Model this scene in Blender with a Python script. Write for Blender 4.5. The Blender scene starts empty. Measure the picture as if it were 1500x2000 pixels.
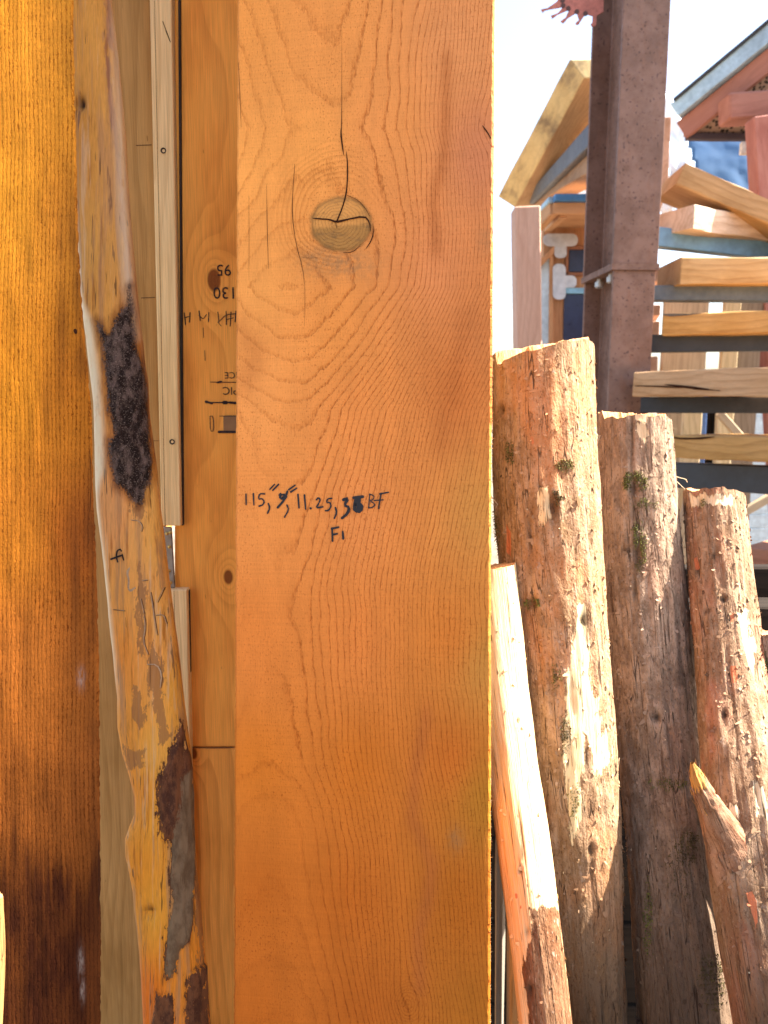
import bpy, math, random
import numpy as np
from mathutils import Vector, Matrix

rng = random.Random(7)
nrs = np.random.RandomState(11)
S = bpy.context.scene
COL = S.collection

# ------------------------------------------------------------------ camera, sky, sun, exposure
H = 1.5                                  # camera height
PITCH = math.radians(8.4)
FPX = 1510.0                             # focal length in units of the 1500 x 2000 photograph
sp, cp = math.sin(PITCH), math.cos(PITCH)
CAM = np.array([0.0, 0.0, H]); R_ = np.array([1.0, 0, 0]); U_ = np.array([0, sp, cp]); F_ = np.array([0, cp, -sp])
cd = bpy.data.cameras.new("camera"); cam = bpy.data.objects.new("camera", cd); COL.objects.link(cam)
cam.location = (0, 0, H); cam.rotation_euler = (math.pi/2 - PITCH, 0, 0)
cd.sensor_fit = 'VERTICAL'; cd.sensor_height = 36.0; cd.lens = FPX/2000*36.0
cd.clip_start = 0.02; cd.clip_end = 2000
cd.dof.use_dof = True; cd.dof.focus_distance = 0.9; cd.dof.aperture_fstop = 9.0
S.camera = cam

SUN_EL, SUN_BACK = math.radians(50), math.radians(5)
sv = Vector((math.cos(SUN_EL)*math.cos(SUN_BACK), math.cos(SUN_EL)*math.sin(SUN_BACK), math.sin(SUN_EL)))
W = bpy.data.worlds.new("World"); S.world = W; W.use_nodes = True
wn = W.node_tree; bg = wn.nodes['Background']
sky = wn.nodes.new('ShaderNodeTexSky'); sky.sky_type = 'NISHITA'; sky.sun_disc = False
sky.sun_elevation = SUN_EL; sky.sun_rotation = math.atan2(sv.x, sv.y)
sky.air_density = 1.0; sky.dust_density = 3.0; sky.ozone_density = 1.0; sky.altitude = 0
wn.links.new(sky.outputs[0], bg.inputs[0]); bg.inputs[1].default_value = 0.085
sl = bpy.data.lights.new("sun", 'SUN'); sl.energy = 5.0; sl.angle = math.radians(0.53); sl.color = (1.0, 0.94, 0.84)
so = bpy.data.objects.new("sun", sl); COL.objects.link(so)
so.rotation_euler = (-sv).to_track_quat('-Z', 'Y').to_euler(); so.location = (4, 2, 8)
S.view_settings.view_transform = 'Standard'; S.view_settings.look = 'None'
S.view_settings.exposure = 2.55; S.view_settings.gamma = 1.0
S.cycles.max_bounces = 6; S.cycles.diffuse_bounces = 4

# ------------------------------------------------------------------ geometry helpers
def P(px, py, Z):
    px = np.asarray(px, float); py = np.asarray(py, float); Z = np.asarray(Z, float)
    return CAM + Z[..., None]*((px[..., None]-750)/FPX*R_ + (1000-py[..., None])/FPX*U_ + F_)
def PY(px, py, Y):                        # point of the vertical plane y = Y
    return P(px, py, Y/(cp + (1000-np.asarray(py, float))/FPX*sp))
def proj(w):
    d = np.asarray(w) - CAM; z = d @ F_
    return 750+FPX*(d @ R_)/z, 1000-FPX*(d @ U_)/z
def hsh(ix, iy, iz, seed):
    n = (ix*374761393 + iy*668265263 + iz*2147483647 + seed*144665) & 0xffffffff
    n = ((n ^ (n >> 13))*1274126177) & 0xffffffff
    n = ((n ^ (n >> 15))*2246822519) & 0xffffffff
    return ((n ^ (n >> 16)) & 0xffff)/65535.0
def vn(x, y, z=0.0, seed=0):
    x, y, z = np.broadcast_arrays(np.asarray(x, float), np.asarray(y, float), np.asarray(z, float))
    ix, iy, iz = [np.floor(a).astype(np.int64) for a in (x, y, z)]
    fx, fy, fz = x-ix, y-iy, z-iz
    fx, fy, fz = [a*a*a*(a*(a*6-15)+10) for a in (fx, fy, fz)]
    r = 0
    for a in (0, 1):
        for b in (0, 1):
            for c in (0, 1):
                r = r + hsh(ix+a, iy+b, iz+c, seed)*(fx if a else 1-fx)*(fy if b else 1-fy)*(fz if c else 1-fz)
    return r*2-1
def fbm(x, y, z=0.0, seed=0, o=3):
    r, a, t = 0, 1.0, 0
    for i in range(o):
        r = r + a*vn(np.asarray(x)*2**i, np.asarray(y)*2**i, np.asarray(z)*2**i, seed+i*17); t += a; a *= .5
    return r/t
def sstep(a, b, x):
    t = np.clip((x-a)/(b-a), 0, 1); return t*t*(3-2*t)
def lin(c):
    c = np.asarray(c, float)/255.0
    return np.where(c <= .04045, c/12.92, ((c+.055)/1.055)**2.4)
def idw(px, py, pts, p=3.0, sy=1.0):
    num, den = 0, 0
    for (x, y, c) in pts:
        d = ((px-x)**2 + ((py-y)*sy)**2 + 900.0)**(-p/2); num = num + d[:, None]*lin(c)[None, :]; den = den + d
    return num/den[:, None]
def sdpoly(px, py, poly):                 # signed distance, + inside
    px = np.asarray(px, float); py = np.asarray(py, float)
    n = len(poly); d = np.full(px.shape, 1e9); ins = np.zeros(px.shape, bool)
    for i in range(n):
        ax, ay = poly[i]; bx, by = poly[(i+1) % n]
        t = np.clip(((px-ax)*(bx-ax)+(py-ay)*(by-ay))/max((bx-ax)**2+(by-ay)**2, 1e-9), 0, 1)
        d = np.minimum(d, np.hypot(px-ax-t*(bx-ax), py-ay-t*(by-ay)))
        if ay != by:
            ins ^= ((ay > py) != (by > py)) & (px < (bx-ax)*(py-ay)/(by-ay)+ax)
    return np.where(ins, d, -d)
def poly_mask(px, py, polys, soft=14.0):
    m = np.full(np.shape(px), -1.0)
    for p in polys: m = np.maximum(m, np.clip(sdpoly(px, py, p)/soft, -1, 1))
    return m*.5+.5

def new_obj(name, verts, faces, mat=None, parent=None, smooth=False, attrs=None, matrix=None):
    me = bpy.data.meshes.new(name)
    me.from_pydata(np.asarray(verts, float).tolist(), [], [tuple(int(i) for i in f) for f in faces])
    if mat is not None: me.materials.append(mat)
    if smooth: me.polygons.foreach_set('use_smooth', [True]*len(me.polygons))
    for k, a in (attrs or {}).items():
        a = np.asarray(a, np.float32)
        if a.ndim == 1:
            me.attributes.new(k, 'FLOAT', 'POINT').data.foreach_set('value', a)
        else:
            me.attributes.new(k, 'FLOAT_VECTOR', 'POINT').data.foreach_set('vector', a.ravel())
    me.update()
    o = bpy.data.objects.new(name, me); COL.objects.link(o)
    if parent is not None: o.parent = parent
    if matrix is not None: o.matrix_local = matrix
    return o
def empty(name, loc):
    o = bpy.data.objects.new(name, None); COL.objects.link(o); o.location = Vector(loc); o.empty_display_size = .1
    return o
def tag(o, label, cat, group=None, kind=None):
    if label: o['label'] = label
    if cat: o['category'] = cat
    if group: o['group'] = group
    if kind or label: o['kind'] = kind or 'thing'
    return o
def child(o, parent):
    """parent o while keeping it where it is (parents here are only translated)"""
    o.parent = parent; o.matrix_parent_inverse = Matrix.Translation(-Vector(parent.location)); return o
def lean_matrix(Z, yaw=0.0):
    o = CAM + Z*F_; X = math.cos(yaw)*R_-math.sin(yaw)*F_; N = -math.cos(yaw)*F_-math.sin(yaw)*R_
    return Matrix(((X[0], U_[0], N[0], o[0]), (X[1], U_[1], N[1], o[1]), (X[2], U_[2], N[2], o[2]), (0, 0, 0, 1)))

def bar(name, A, B, w, h, mat, parent=None, roll=0.0, ch=0.004, seg=10, wob=0.002, up=(0, 0, 1), seed=0, live=0.0):
    """a chamfered timber or bar from A to B; local x runs along it"""
    A, B = Vector(A), Vector(B); L = (B-A).length; X = (B-A)/L
    Yv = Vector(up).cross(X).normalized(); Zv = X.cross(Yv)
    M = Matrix((( X.x, Yv.x, Zv.x, A.x), (X.y, Yv.y, Zv.y, A.y), (X.z, Yv.z, Zv.z, A.z), (0, 0, 0, 1))) @ Matrix.Rotation(roll, 4, 'X')
    a, b = w/2, h/2; c = min(ch, a*.6, b*.6)
    prof = [(-a+c, -b), (a-c, -b), (a, -b+c), (a, b-c), (a-c, b), (-a+c, b), (-a, b-c), (-a, -b+c)]
    vs, fs = [], []
    xs = [0.0, c] + [L*(i+1)/(seg+1) for i in range(seg)] + [L-c, L]
    for j, x in enumerate(xs):
        end = j in (0, len(xs)-1)
        for k, (y, z) in enumerate(prof):
            q = 1 - c/max(a, b)*.6 if end else 1.0
            q2 = (wob*float(fbm(x*7+seed, k*1.7, seed, seed)), wob*float(fbm(x*7+seed*2, k*1.7, 9, seed+3)))
            if live and y < 0: q2 = (q2[0]-live*abs(float(fbm(x*5+seed, 1.0, 2, seed+8)))*(1 if z > 0 else .35), q2[1])
            vs.append((x, y*q+q2[0], z*q+q2[1]))
    n = len(prof)
    for j in range(len(xs)-1):
        for k in range(n):
            fs.append((j*n+k, (j+1)*n+k, (j+1)*n+(k+1) % n, j*n+(k+1) % n))
    fs.append(tuple(range(n))); fs.append(tuple((len(xs)-1)*n+k for k in reversed(range(n))))
    # outward normals: the loops run counter-clockwise about +x, so flip
    fs = [tuple(reversed(f)) for f in fs]
    o = new_obj(name, vs, fs, mat)
    if parent is not None:
        o.parent = parent; o.matrix_local = Matrix.Translation(-Vector(parent.location)) @ M
    else: o.matrix_local = M
    return o
def hexa(name, front, back, mat, parent=None):
    """solid between two polygons of n points (world), wound the same way"""
    n = len(front); vs = [tuple(p) for p in front]+[tuple(p) for p in back]
    fs = [tuple(range(n)), tuple(reversed(range(n, 2*n)))] + [(i, i+n, (i+1) % n+n, (i+1) % n) for i in range(n)]
    o = new_obj(name, vs, fs, mat)
    bv = o.modifiers.new('bevel', 'BEVEL'); bv.width = .0015; bv.segments = 1; bv.limit_method = 'ANGLE'
    if parent is not None: child(o, parent)
    return o
def wallbox(name, c, Y, depth, mat, parent=None):
    f = [PY(np.float64(x), np.float64(y), Y) for x, y in c]
    b = [q+np.array([0, depth, 0]) for q in f]
    return hexa(name, f, b, mat, parent)
def frontbox(name, c, Z, depth, mat, parent=None):
    """upright panel facing the yard: polygon of photo points at distance Z along the ground, given depth"""
    Y = Z*cp
    return wallbox(name, c, Y, depth, mat, parent)
def ribbon(strokes, lift, zfun=None):
    """flat pen strokes: list of (points, width) in local (u, v)"""
    vs, fs = [], []
    for pts, w in strokes:
        p = np.array(pts, float)
        if len(p) > 2:                    # round the corners a little
            q = [p[0]]
            for i in range(len(p)-1):
                q += [p[i]*.75+p[i+1]*.25, p[i]*.25+p[i+1]*.75]
            q.append(p[-1]); p = np.array(q)
        n = len(p); t = np.gradient(p, axis=0); t /= np.maximum(np.linalg.norm(t, axis=1), 1e-9)[:, None]
        nn = np.stack([-t[:, 1], t[:, 0]], 1)
        ww = np.full(n, w) if np.isscalar(w) else np.interp(np.linspace(0, 1, n), np.linspace(0, 1, len(w)), w)
        ww = ww*(1+.18*np.array([rng.uniform(-1, 1) for _ in range(n)]))
        p = np.vstack([p[:1]-t[:1]*ww[0]*.4, p, p[-1:]+t[-1:]*ww[-1]*.4])
        nn = np.vstack([nn[:1], nn, nn[-1:]]); ww = np.concatenate([[ww[0]*.45], ww, [ww[-1]*.45]])
        b = len(vs)
        for i in range(len(p)):
            for sgn in (-1, 1):
                x, y = p[i]+sgn*nn[i]*ww[i]/2
                vs.append((x, y, (zfun(x, y) if zfun else 0)+lift))
        for i in range(len(p)-1): fs.append((b+2*i, b+2*i+2, b+2*i+3, b+2*i+1))
        lift += .00001
    return vs, fs
def text_mesh(name, body, size, M, mat, parent, shear=0):
    c = bpy.data.curves.new(name, 'FONT'); c.body = body; c.size = size; c.align_x = 'LEFT'; c.shear = shear; c.resolution_u = 3
    t = bpy.data.objects.new('tmp_text', c); COL.objects.link(t)
    me = bpy.data.meshes.new_from_object(t); me.name = name
    bpy.data.objects.remove(t)
    me.materials.clear(); me.materials.append(mat)
    o = bpy.data.objects.new(name, me); COL.objects.link(o)
    o.parent = parent; o.matrix_local = Matrix.Translation(-Vector(parent.location)) @ M
    return o

# ------------------------------------------------------------------ node helper
class G:
    def __init__(s, name, rough=.75, spec=.3):
        s.m = bpy.data.materials.new(name); s.m.use_nodes = True; s.t = s.m.node_tree
        s.b = s.t.nodes['Principled BSDF']; s.b.inputs['Roughness'].default_value = rough
        s.b.inputs['Specular IOR Level'].default_value = spec
    def put(s, sock, v):
        if v is None: return
        if hasattr(v, 'is_output') or isinstance(v, bpy.types.NodeSocket): s.t.links.new(v, sock)
        elif isinstance(v, (tuple, list)) and len(v) == 3 and sock.type == 'RGBA': sock.default_value = (*v, 1)
        else: sock.default_value = v
    def node(s, ty, ins=(), out=0, **kw):
        n = s.t.nodes.new(ty)
        for k, v in kw.items(): setattr(n, k, v)
        for i, v in (ins.items() if isinstance(ins, dict) else enumerate(ins)): s.put(n.inputs[i], v)
        return n.outputs[out]
    def M(s, op, a, b=None, c=None, clamp=False): return s.node('ShaderNodeMath', (a, b, c)[:1 if b is None else 2 if c is None else 3], operation=op, use_clamp=clamp)
    def V(s, op, a, b=None): return s.node('ShaderNodeVectorMath', (a,) if b is None else (a, b), operation=op, out=1 if op in ('LENGTH', 'DISTANCE') else 0)
    def attr(s, n, vec=False): return s.node('ShaderNodeAttribute', out=1 if vec else 2, attribute_name=n)
    def obj(s): return s.node('ShaderNodeTexCoord', out=3)
    def scale(s, v, sc, loc=(0, 0, 0)): return s.node('ShaderNodeMapping', {0: v, 1: loc, 3: sc})
    def noise(s, v, sc=1.0, det=4.0, ro=.6, dist=0.0): return s.node('ShaderNodeTexNoise', {'Vector': v, 'Scale': sc, 'Detail': det, 'Roughness': ro, 'Distortion': dist})
    def voro(s, v, sc=1.0, feat='F1', rand=1.0): return s.node('ShaderNodeTexVoronoi', {'Vector': v, 'Scale': sc, 'Randomness': rand}, feature=feat)
    def ss(s, x, a, b, lo=0.0, hi=1.0): return s.node('ShaderNodeMapRange', (x, a, b, lo, hi), interpolation_type='SMOOTHSTEP')
    def lr(s, x, a, b, lo=0.0, hi=1.0): return s.node('ShaderNodeMapRange', (x, a, b, lo, hi))
    def mix(s, f, a, b, blend='MIX'):
        n = s.t.nodes.new('ShaderNodeMix'); n.data_type = 'RGBA'; n.blend_type = blend
        s.put(n.inputs[0], f); s.put(n.inputs[6], a); s.put(n.inputs[7], b); return n.outputs[2]
    def mul(s, c, f):                     # colour times a scalar
        return s.V('MULTIPLY', c, s.node('ShaderNodeCombineXYZ', (f, f, f)))
    def sep(s, v, i): return s.node('ShaderNodeSeparateXYZ', (v,), out=i)
    def comb(s, x, y, z): return s.node('ShaderNodeCombineXYZ', (x, y, z))
    def bump(s, h, st=.5, d=.001, n=None): return s.node('ShaderNodeBump', {'Strength': st, 'Distance': d, 'Height': h, 'Normal': n})
    def done(s, col=None, rough=None, nrm=None, metal=None):
        if col is not None: s.put(s.b.inputs['Base Color'], col)
        if rough is not None: s.put(s.b.inputs['Roughness'], rough)
        if nrm is not None: s.put(s.b.inputs['Normal'], nrm)
        if metal is not None: s.put(s.b.inputs['Metallic'], metal)
        return s.m

def wood(name, base, dark, light, axis=0, ring=55.0, knots=(), rough=.72, gamp=.8, blotch=.5, bst=.35):
    """sawn wood, grain along the given local axis"""
    g = G(name, rough, .10); co = g.obj()
    def sc(al, ac): return tuple(al if i == axis else ac for i in range(3))
    w = g.noise(g.scale(co, sc(.9, 5.0)), 1.0, 3.0, .5)
    cr = [i for i in range(3) if i != axis]
    x = g.M('ADD', g.sep(co, cr[0]), g.M('MULTIPLY', g.sep(co, cr[1]), .55))
    ph = g.M('ADD', g.M('MULTIPLY', x, ring), g.M('MULTIPLY', w, 9.0))
    kd = None
    for (k, r) in knots:
        d = g.V('LENGTH', g.V('MULTIPLY', g.V('SUBTRACT', co, tuple(k)), tuple(.6 if i == axis else 1.0 for i in range(3))))
        ph = g.M('ADD', ph, g.M('MULTIPLY', g.M('POWER', 2.718, g.M('MULTIPLY', d, -1.0/(r*1.9))), 7.0))
        m = g.ss(d, r*.75, r*1.15, 1.0, 0.0); kd = m if kd is None else g.M('MAXIMUM', kd, m)
    fr = g.M('FRACT', ph)
    line = g.M('MULTIPLY', g.ss(fr, .35, .92), g.ss(fr, .93, 1.0, 1.0, 0.0))
    fib = g.noise(g.scale(co, sc(14, 900)), 1.0, 2.0, .6)
    fib2 = g.noise(g.scale(co, sc(4, 160)), 1.0, 3.0, .65)
    blo = g.noise(g.scale(co, sc(3, 9)), 1.0, 4.0, .6)
    c = g.mix(g.ss(blo, .3, .7), base, light)
    c = g.mix(g.M('MULTIPLY', g.ss(blo, .5, .25), blotch), c, dark)
    c = g.mix(g.M('MULTIPLY', line, g.M('MULTIPLY', g.lr(fib2, .3, .7, .4, 1.0), gamp*.6)), c, dark)
    c = g.mul(c, g.lr(fib, .25, .75, .78, 1.18))
    if kd is not None: c = g.mix(g.M('MULTIPLY', kd, .85), c, (dark[0]*.26, dark[1]*.14, dark[2]*.2))
    sp_ = g.noise(g.scale(co, sc(40, 160)), 1.0, 2.0, .5)
    c = g.mix(g.ss(sp_, .72, .8, 0, .5), c, tuple(v*.35 for v in dark))
    hgt = g.M('ADD', g.M('MULTIPLY', fib, .5), g.M('ADD', g.M('MULTIPLY', fib2, .8), g.M('MULTIPLY', line, -.5)))
    return g.done(c, nrm=g.bump(hgt, bst, .0012))

def plain(name, col, rough=.6, spec=.3, metal=0.0, var=.25, nscale=30, bst=.15):
    g = G(name, rough, spec); co = g.obj()
    n = g.noise(co, nscale, 5.0, .65); n2 = g.noise(co, nscale*.14, 3.0, .6)
    c = g.mul(g.mul(col, g.lr(n, .25, .75, 1-var, 1+var)), g.lr(n2, .3, .7, 1-var*.7, 1+var*.7))
    return g.done(c, rough=g.lr(n, .3, .7, rough-.1, rough+.12), nrm=g.bump(n, bst, .001), metal=metal)
INK = plain('black_ink', (.012, .010, .012), .55, .3, var=.3, nscale=300)
CRK = plain('crack_dark', (.035, .012, .006), .95, .05, nscale=300)

# ------------------------------------------------------------------ ground
def mat_ground():
    g = G('dirt_and_gravel', .9, .2); co = g.obj()
    n = g.noise(co, 3, 8, .65); v = g.voro(co, 45); n2 = g.noise(co, .6, 4, .6)
    c = g.mix(g.ss(n, .35, .65), (.10, .075, .052), (.18, .14, .105)); c = g.mix(g.ss(n2, .4, .65), c, (.13, .105, .08))
    c = g.mul(c, g.lr(v, 0, .6, .7, 1.2))
    return g.done(c, nrm=g.bump(g.M('ADD', g.M('MULTIPLY', v, -.6), n), .8, .02))
gx = np.concatenate([[-900, -200, -60, -20], np.linspace(-8, 8, 33), [20, 60, 200, 900]])
gv = [(x, y, 0.015*float(fbm(x*.9, y*.9, 0, 5)) if abs(x) < 8 and abs(y) < 8 else 0) for y in gx for x in gx]
n_ = len(gx)
tag(new_obj('ground', gv, [(j*n_+i, j*n_+i+1, (j+1)*n_+i+1, (j+1)*n_+i) for j in range(n_-1) for i in range(n_-1)], mat_ground(), smooth=True), None, None, kind='structure')

# ------------------------------------------------------------------ standing sawn timbers
def plate(name, Z, T, left, right, v0, v1, nx, dv, mat, attrfun, rough=.0006, seed=0, under=0.0, yaw=0.0):
    """sawn timber leaning parallel to the wall; left/right = [(py, px)] edges seen in the photo"""
    k = Z/FPX
    vs_d = np.arange(-.64, .64, dv)
    rows = np.concatenate([np.linspace(v0, -.64, 26)[:-1], vs_d, np.linspace(.64, v1, 26)])
    py = 1000-rows/k
    ly, lx = np.array(left, float).T; ry, rx = np.array(right, float).T
    ex = lambda y, X, Y: np.where(y < Y[0], X[0]+(y-Y[0])*(X[-1]-X[0])/(Y[-1]-Y[0]), np.where(y > Y[-1], X[-1]+(y-Y[-1])*(X[-1]-X[0])/(Y[-1]-Y[0]), np.interp(y, Y, X)))
    cy_, sy_ = math.cos(yaw), math.sin(yaw)
    uz = lambda q: (q-750)*Z/(FPX*cy_+(q-750)*sy_)
    ul = uz(ex(py, lx, ly)) + rough*fbm(rows*160, 0, 0, seed, 3); ur = uz(ex(py, rx, ry)) + rough*fbm(rows*160, 5, 0, seed+1, 3)
    b = .0022
    t = np.linspace(0, 1, nx)
    UU = (ul+b)[:, None] + ((ur-b)-(ul+b))[:, None]*t[None, :]
    VV = np.repeat(rows[:, None], nx, 1).copy(); VV[0] += b; VV[-1] -= b
    ny = len(rows)
    ZZ = -.0006*(1+fbm(UU*60, VV*14, 0, seed+2, 2))
    grid = np.stack([UU.ravel(), VV.ravel(), ZZ.ravel()], 1)
    faces = [(j*nx+i, j*nx+i+1, (j+1)*nx+i+1, (j+1)*nx+i) for j in range(ny-1) for i in range(nx-1)]
    loop = [i for i in range(nx)] + [j*nx+nx-1 for j in range(1, ny)] + [(ny-1)*nx+i for i in range(nx-2, -1, -1)] + [j*nx for j in range(ny-2, 0, -1)]
    lg = grid[loop]; dirx = np.where(lg[:, 0] > (UU.mean()), 1, -1)
    isL = np.array([i % nx == 0 for i in loop]); isR = np.array([i % nx == nx-1 for i in loop])
    isB = np.array([i < nx for i in loop]); isT = np.array([i >= (ny-1)*nx for i in loop])
    off = np.stack([(isR*1.0-isL)*b, (isT*1.0-isB)*b, np.zeros(len(loop))], 1)
    L1 = lg+off; L1[:, 2] = -b; L2 = lg+off; L2[:, 2] = -T; L2[:, 0] -= isR*under
    n0 = len(grid); m = len(loop)
    verts = np.vstack([grid, L1, L2])
    for i in range(m):
        j = (i+1) % m
        faces.append((loop[j], loop[i], n0+i, n0+j)); faces.append((n0+j, n0+i, n0+m+i, n0+m+j))
    faces.append(tuple(n0+m+i for i in reversed(range(m))))
    dg = Z-grid[:, 0]*sy_; PXg, PYg = 750+grid[:, 0]*cy_*FPX/dg, 1000-grid[:, 1]*FPX/dg
    at = attrfun(PXg, PYg)
    at = {q: np.concatenate([a, a[loop], a[loop]]) for q, a in at.items()}
    return new_obj(name, verts, faces, mat, attrs=at, matrix=lean_matrix(Z, yaw))

# --- the big fresh timber in the middle
D0 = 0.857; K0 = D0/FPX; YAWB = math.radians(7.75)
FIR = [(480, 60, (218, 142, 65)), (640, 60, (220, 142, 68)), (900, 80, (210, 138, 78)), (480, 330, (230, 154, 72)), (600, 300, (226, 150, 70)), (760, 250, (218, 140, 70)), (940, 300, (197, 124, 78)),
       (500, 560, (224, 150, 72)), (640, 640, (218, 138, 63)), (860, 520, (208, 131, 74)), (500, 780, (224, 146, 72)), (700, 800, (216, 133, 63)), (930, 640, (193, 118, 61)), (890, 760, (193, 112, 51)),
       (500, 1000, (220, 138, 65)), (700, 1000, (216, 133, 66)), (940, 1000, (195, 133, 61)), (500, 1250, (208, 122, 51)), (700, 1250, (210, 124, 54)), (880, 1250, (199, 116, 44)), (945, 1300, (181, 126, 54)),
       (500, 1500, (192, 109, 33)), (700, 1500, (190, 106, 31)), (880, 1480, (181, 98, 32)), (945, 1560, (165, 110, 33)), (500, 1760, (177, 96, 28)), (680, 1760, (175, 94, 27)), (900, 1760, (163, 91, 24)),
       (500, 1980, (172, 93, 27)), (700, 1980, (163, 87, 25)), (930, 1980, (159, 95, 27))]  # lower points painted darker, standing in for light falling off downward
def fir_attrs(px, py):
    wob = fbm(px/170, py/420, 0, 3, 3)*26 + fbm(px/60, py/160, 0, 9, 2)*5
    xk, yk = 668.0, 436.0
    dx, dy = px-xk, py-yk; r = np.hypot(dx*1.0, dy*.82)
    X = px - dx*0.62*np.exp(-(r/150.0)**2)*1.0
    # small knots: lower right, right edge, top
    for (kx, ky, s, a) in ((798, 1955, 46, .75), (975, 262, 70, .7), (800, -5, 30, .5), (575, -5, 30, .5)):
        e = np.exp(-(((px-kx)**2+((py-ky)*.7)**2)/s**2)); X = X - (px-kx)*a*e
    xp = np.interp(py, [0, 300, 560, 700, 1100, 1500, 2000], [648, 655, 596, 586, 545, 536, 550])
    d = np.interp(py, [-80, 0, 250, 400, 560, 800, 1000, 1150, 1300, 1470, 1800, 2060], [118, 145, 200, 176, 108, 224, 258, 266, 263, 250, 208, 168])
    d = d + fbm(px/900, py/200, 0, 31, 2)*9 + fbm(px/60, py/60, 0, 32, 2)*3
    dxr = X-xp+wob*.5
    dxr = np.where(dxr < 0, dxr*.62, dxr)
    R = np.sqrt(dxr**2 + (d*.5)**2) + d*.5
    tr = np.linspace(0, 900, 1801); tw = 8.4+(23-8.4)*(1-sstep(150, 310, tr)); tp = np.concatenate([[0], np.cumsum(.5/tw[:-1])])
    ph = np.interp(R, tr, tp) + .14*fbm(px/16, py/50, 0, 14, 2)
    kn = np.clip(1-np.hypot((px-666)/63, (py-437)/56)+.5, 0, 1)           # .5 at the knot's rim
    ph = np.where(kn > .5, 40+np.hypot(dx+8, dy*1.05)/6.5+.6*fbm(px/18, py/18, 0, 4, 2), ph)
    ringk = np.exp(-((np.hypot((px-662)/74, (py-420)/68)-1)/.3)**2)
    col = idw(px, py, FIR, 2.4, .7)*np.array([.96, .93, 1.03])
    # red heartwood streaks
    st = np.zeros_like(px)
    for (pts, w, a) in ((((872, 120), (868, 300), (846, 390), (852, 480)), 13, .8), (((905, 640), (880, 780), (862, 860)), 20, .5), (((832, 1400), (812, 1500), (806, 1600), (845, 1690), (835, 1760), (815, 1830), (820, 1920)), 15, .85), (((470, 640), (500, 690), (480, 740)), 20, .5)):
        q = np.full_like(px, 1e9)
        for i in range(len(pts)-1):
            ax, ay = pts[i]; bx, by = pts[i+1]
            t = np.clip(((px-ax)*(bx-ax)+(py-ay)*(by-ay))/((bx-ax)**2+(by-ay)**2), 0, 1)
            q = np.minimum(q, np.hypot(px-ax-t*(bx-ax), (py-ay-t*(by-ay))*.5))
        st = np.maximum(st, a*np.exp(-(q/w)**2))
    # grey sawyer's grime under and in the knot
    gr = .8*np.exp(-(((px-668)/70)**2+((py-515)/30)**2)) + .45*np.exp(-(((px-615)/30)**2+((py-500)/22)**2)) + .6*np.exp(-(((px-890)/16)**2+((py-1640)/24)**2)) + .5*np.exp(-(((px-950)/18)**2+((py-470)/26)**2))
    calm = np.clip(sstep(30, -30, px-xp-20)*(.55+.4*sstep(800, 900, py)*sstep(1480, 1350, py)), 0, 1)
    calm = np.maximum(calm, .85*sstep(1420, 1560, py)*sstep(690, 570, px))
    calm = np.maximum(calm, .85*np.exp(-(((px-545)/60)**2+((py-520)/50)**2)))
    calm = np.maximum(calm, .6*ringk*(py < 430))
    fuzz = np.clip(.55+.6*fbm(px/90, py/140, 0, 44, 3), 0, 1)
    rk = np.hypot((px-664)/1.08, (py-428)*np.where(py < 428, .80, 1.05)); ring2 = rk/8.5+.5*fbm(px/50, py/50, 0, 91, 2)
    swirl = sstep(56, 68, rk)*sstep(150, 80, rk)*np.clip(sstep(700, 640, px)+.5*sstep(420, 380, py), 0, 1)
    e2 = np.hypot(px-797, (py-1962)*.8); swirl = np.maximum(swirl, .9*sstep(60, 20, e2)); ring2 = np.where(e2 < 70, e2/5.0+.4*fbm(px/20, py/20, 0, 92, 2), ring2)
    return {'ring2': ring2, 'swirl': swirl, 'ring': ph, 'col': col, 'streak': st, 'grime': np.clip(gr, 0, 1), 'knot': kn, 'calm': calm, 'fuzz': fuzz}
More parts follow.
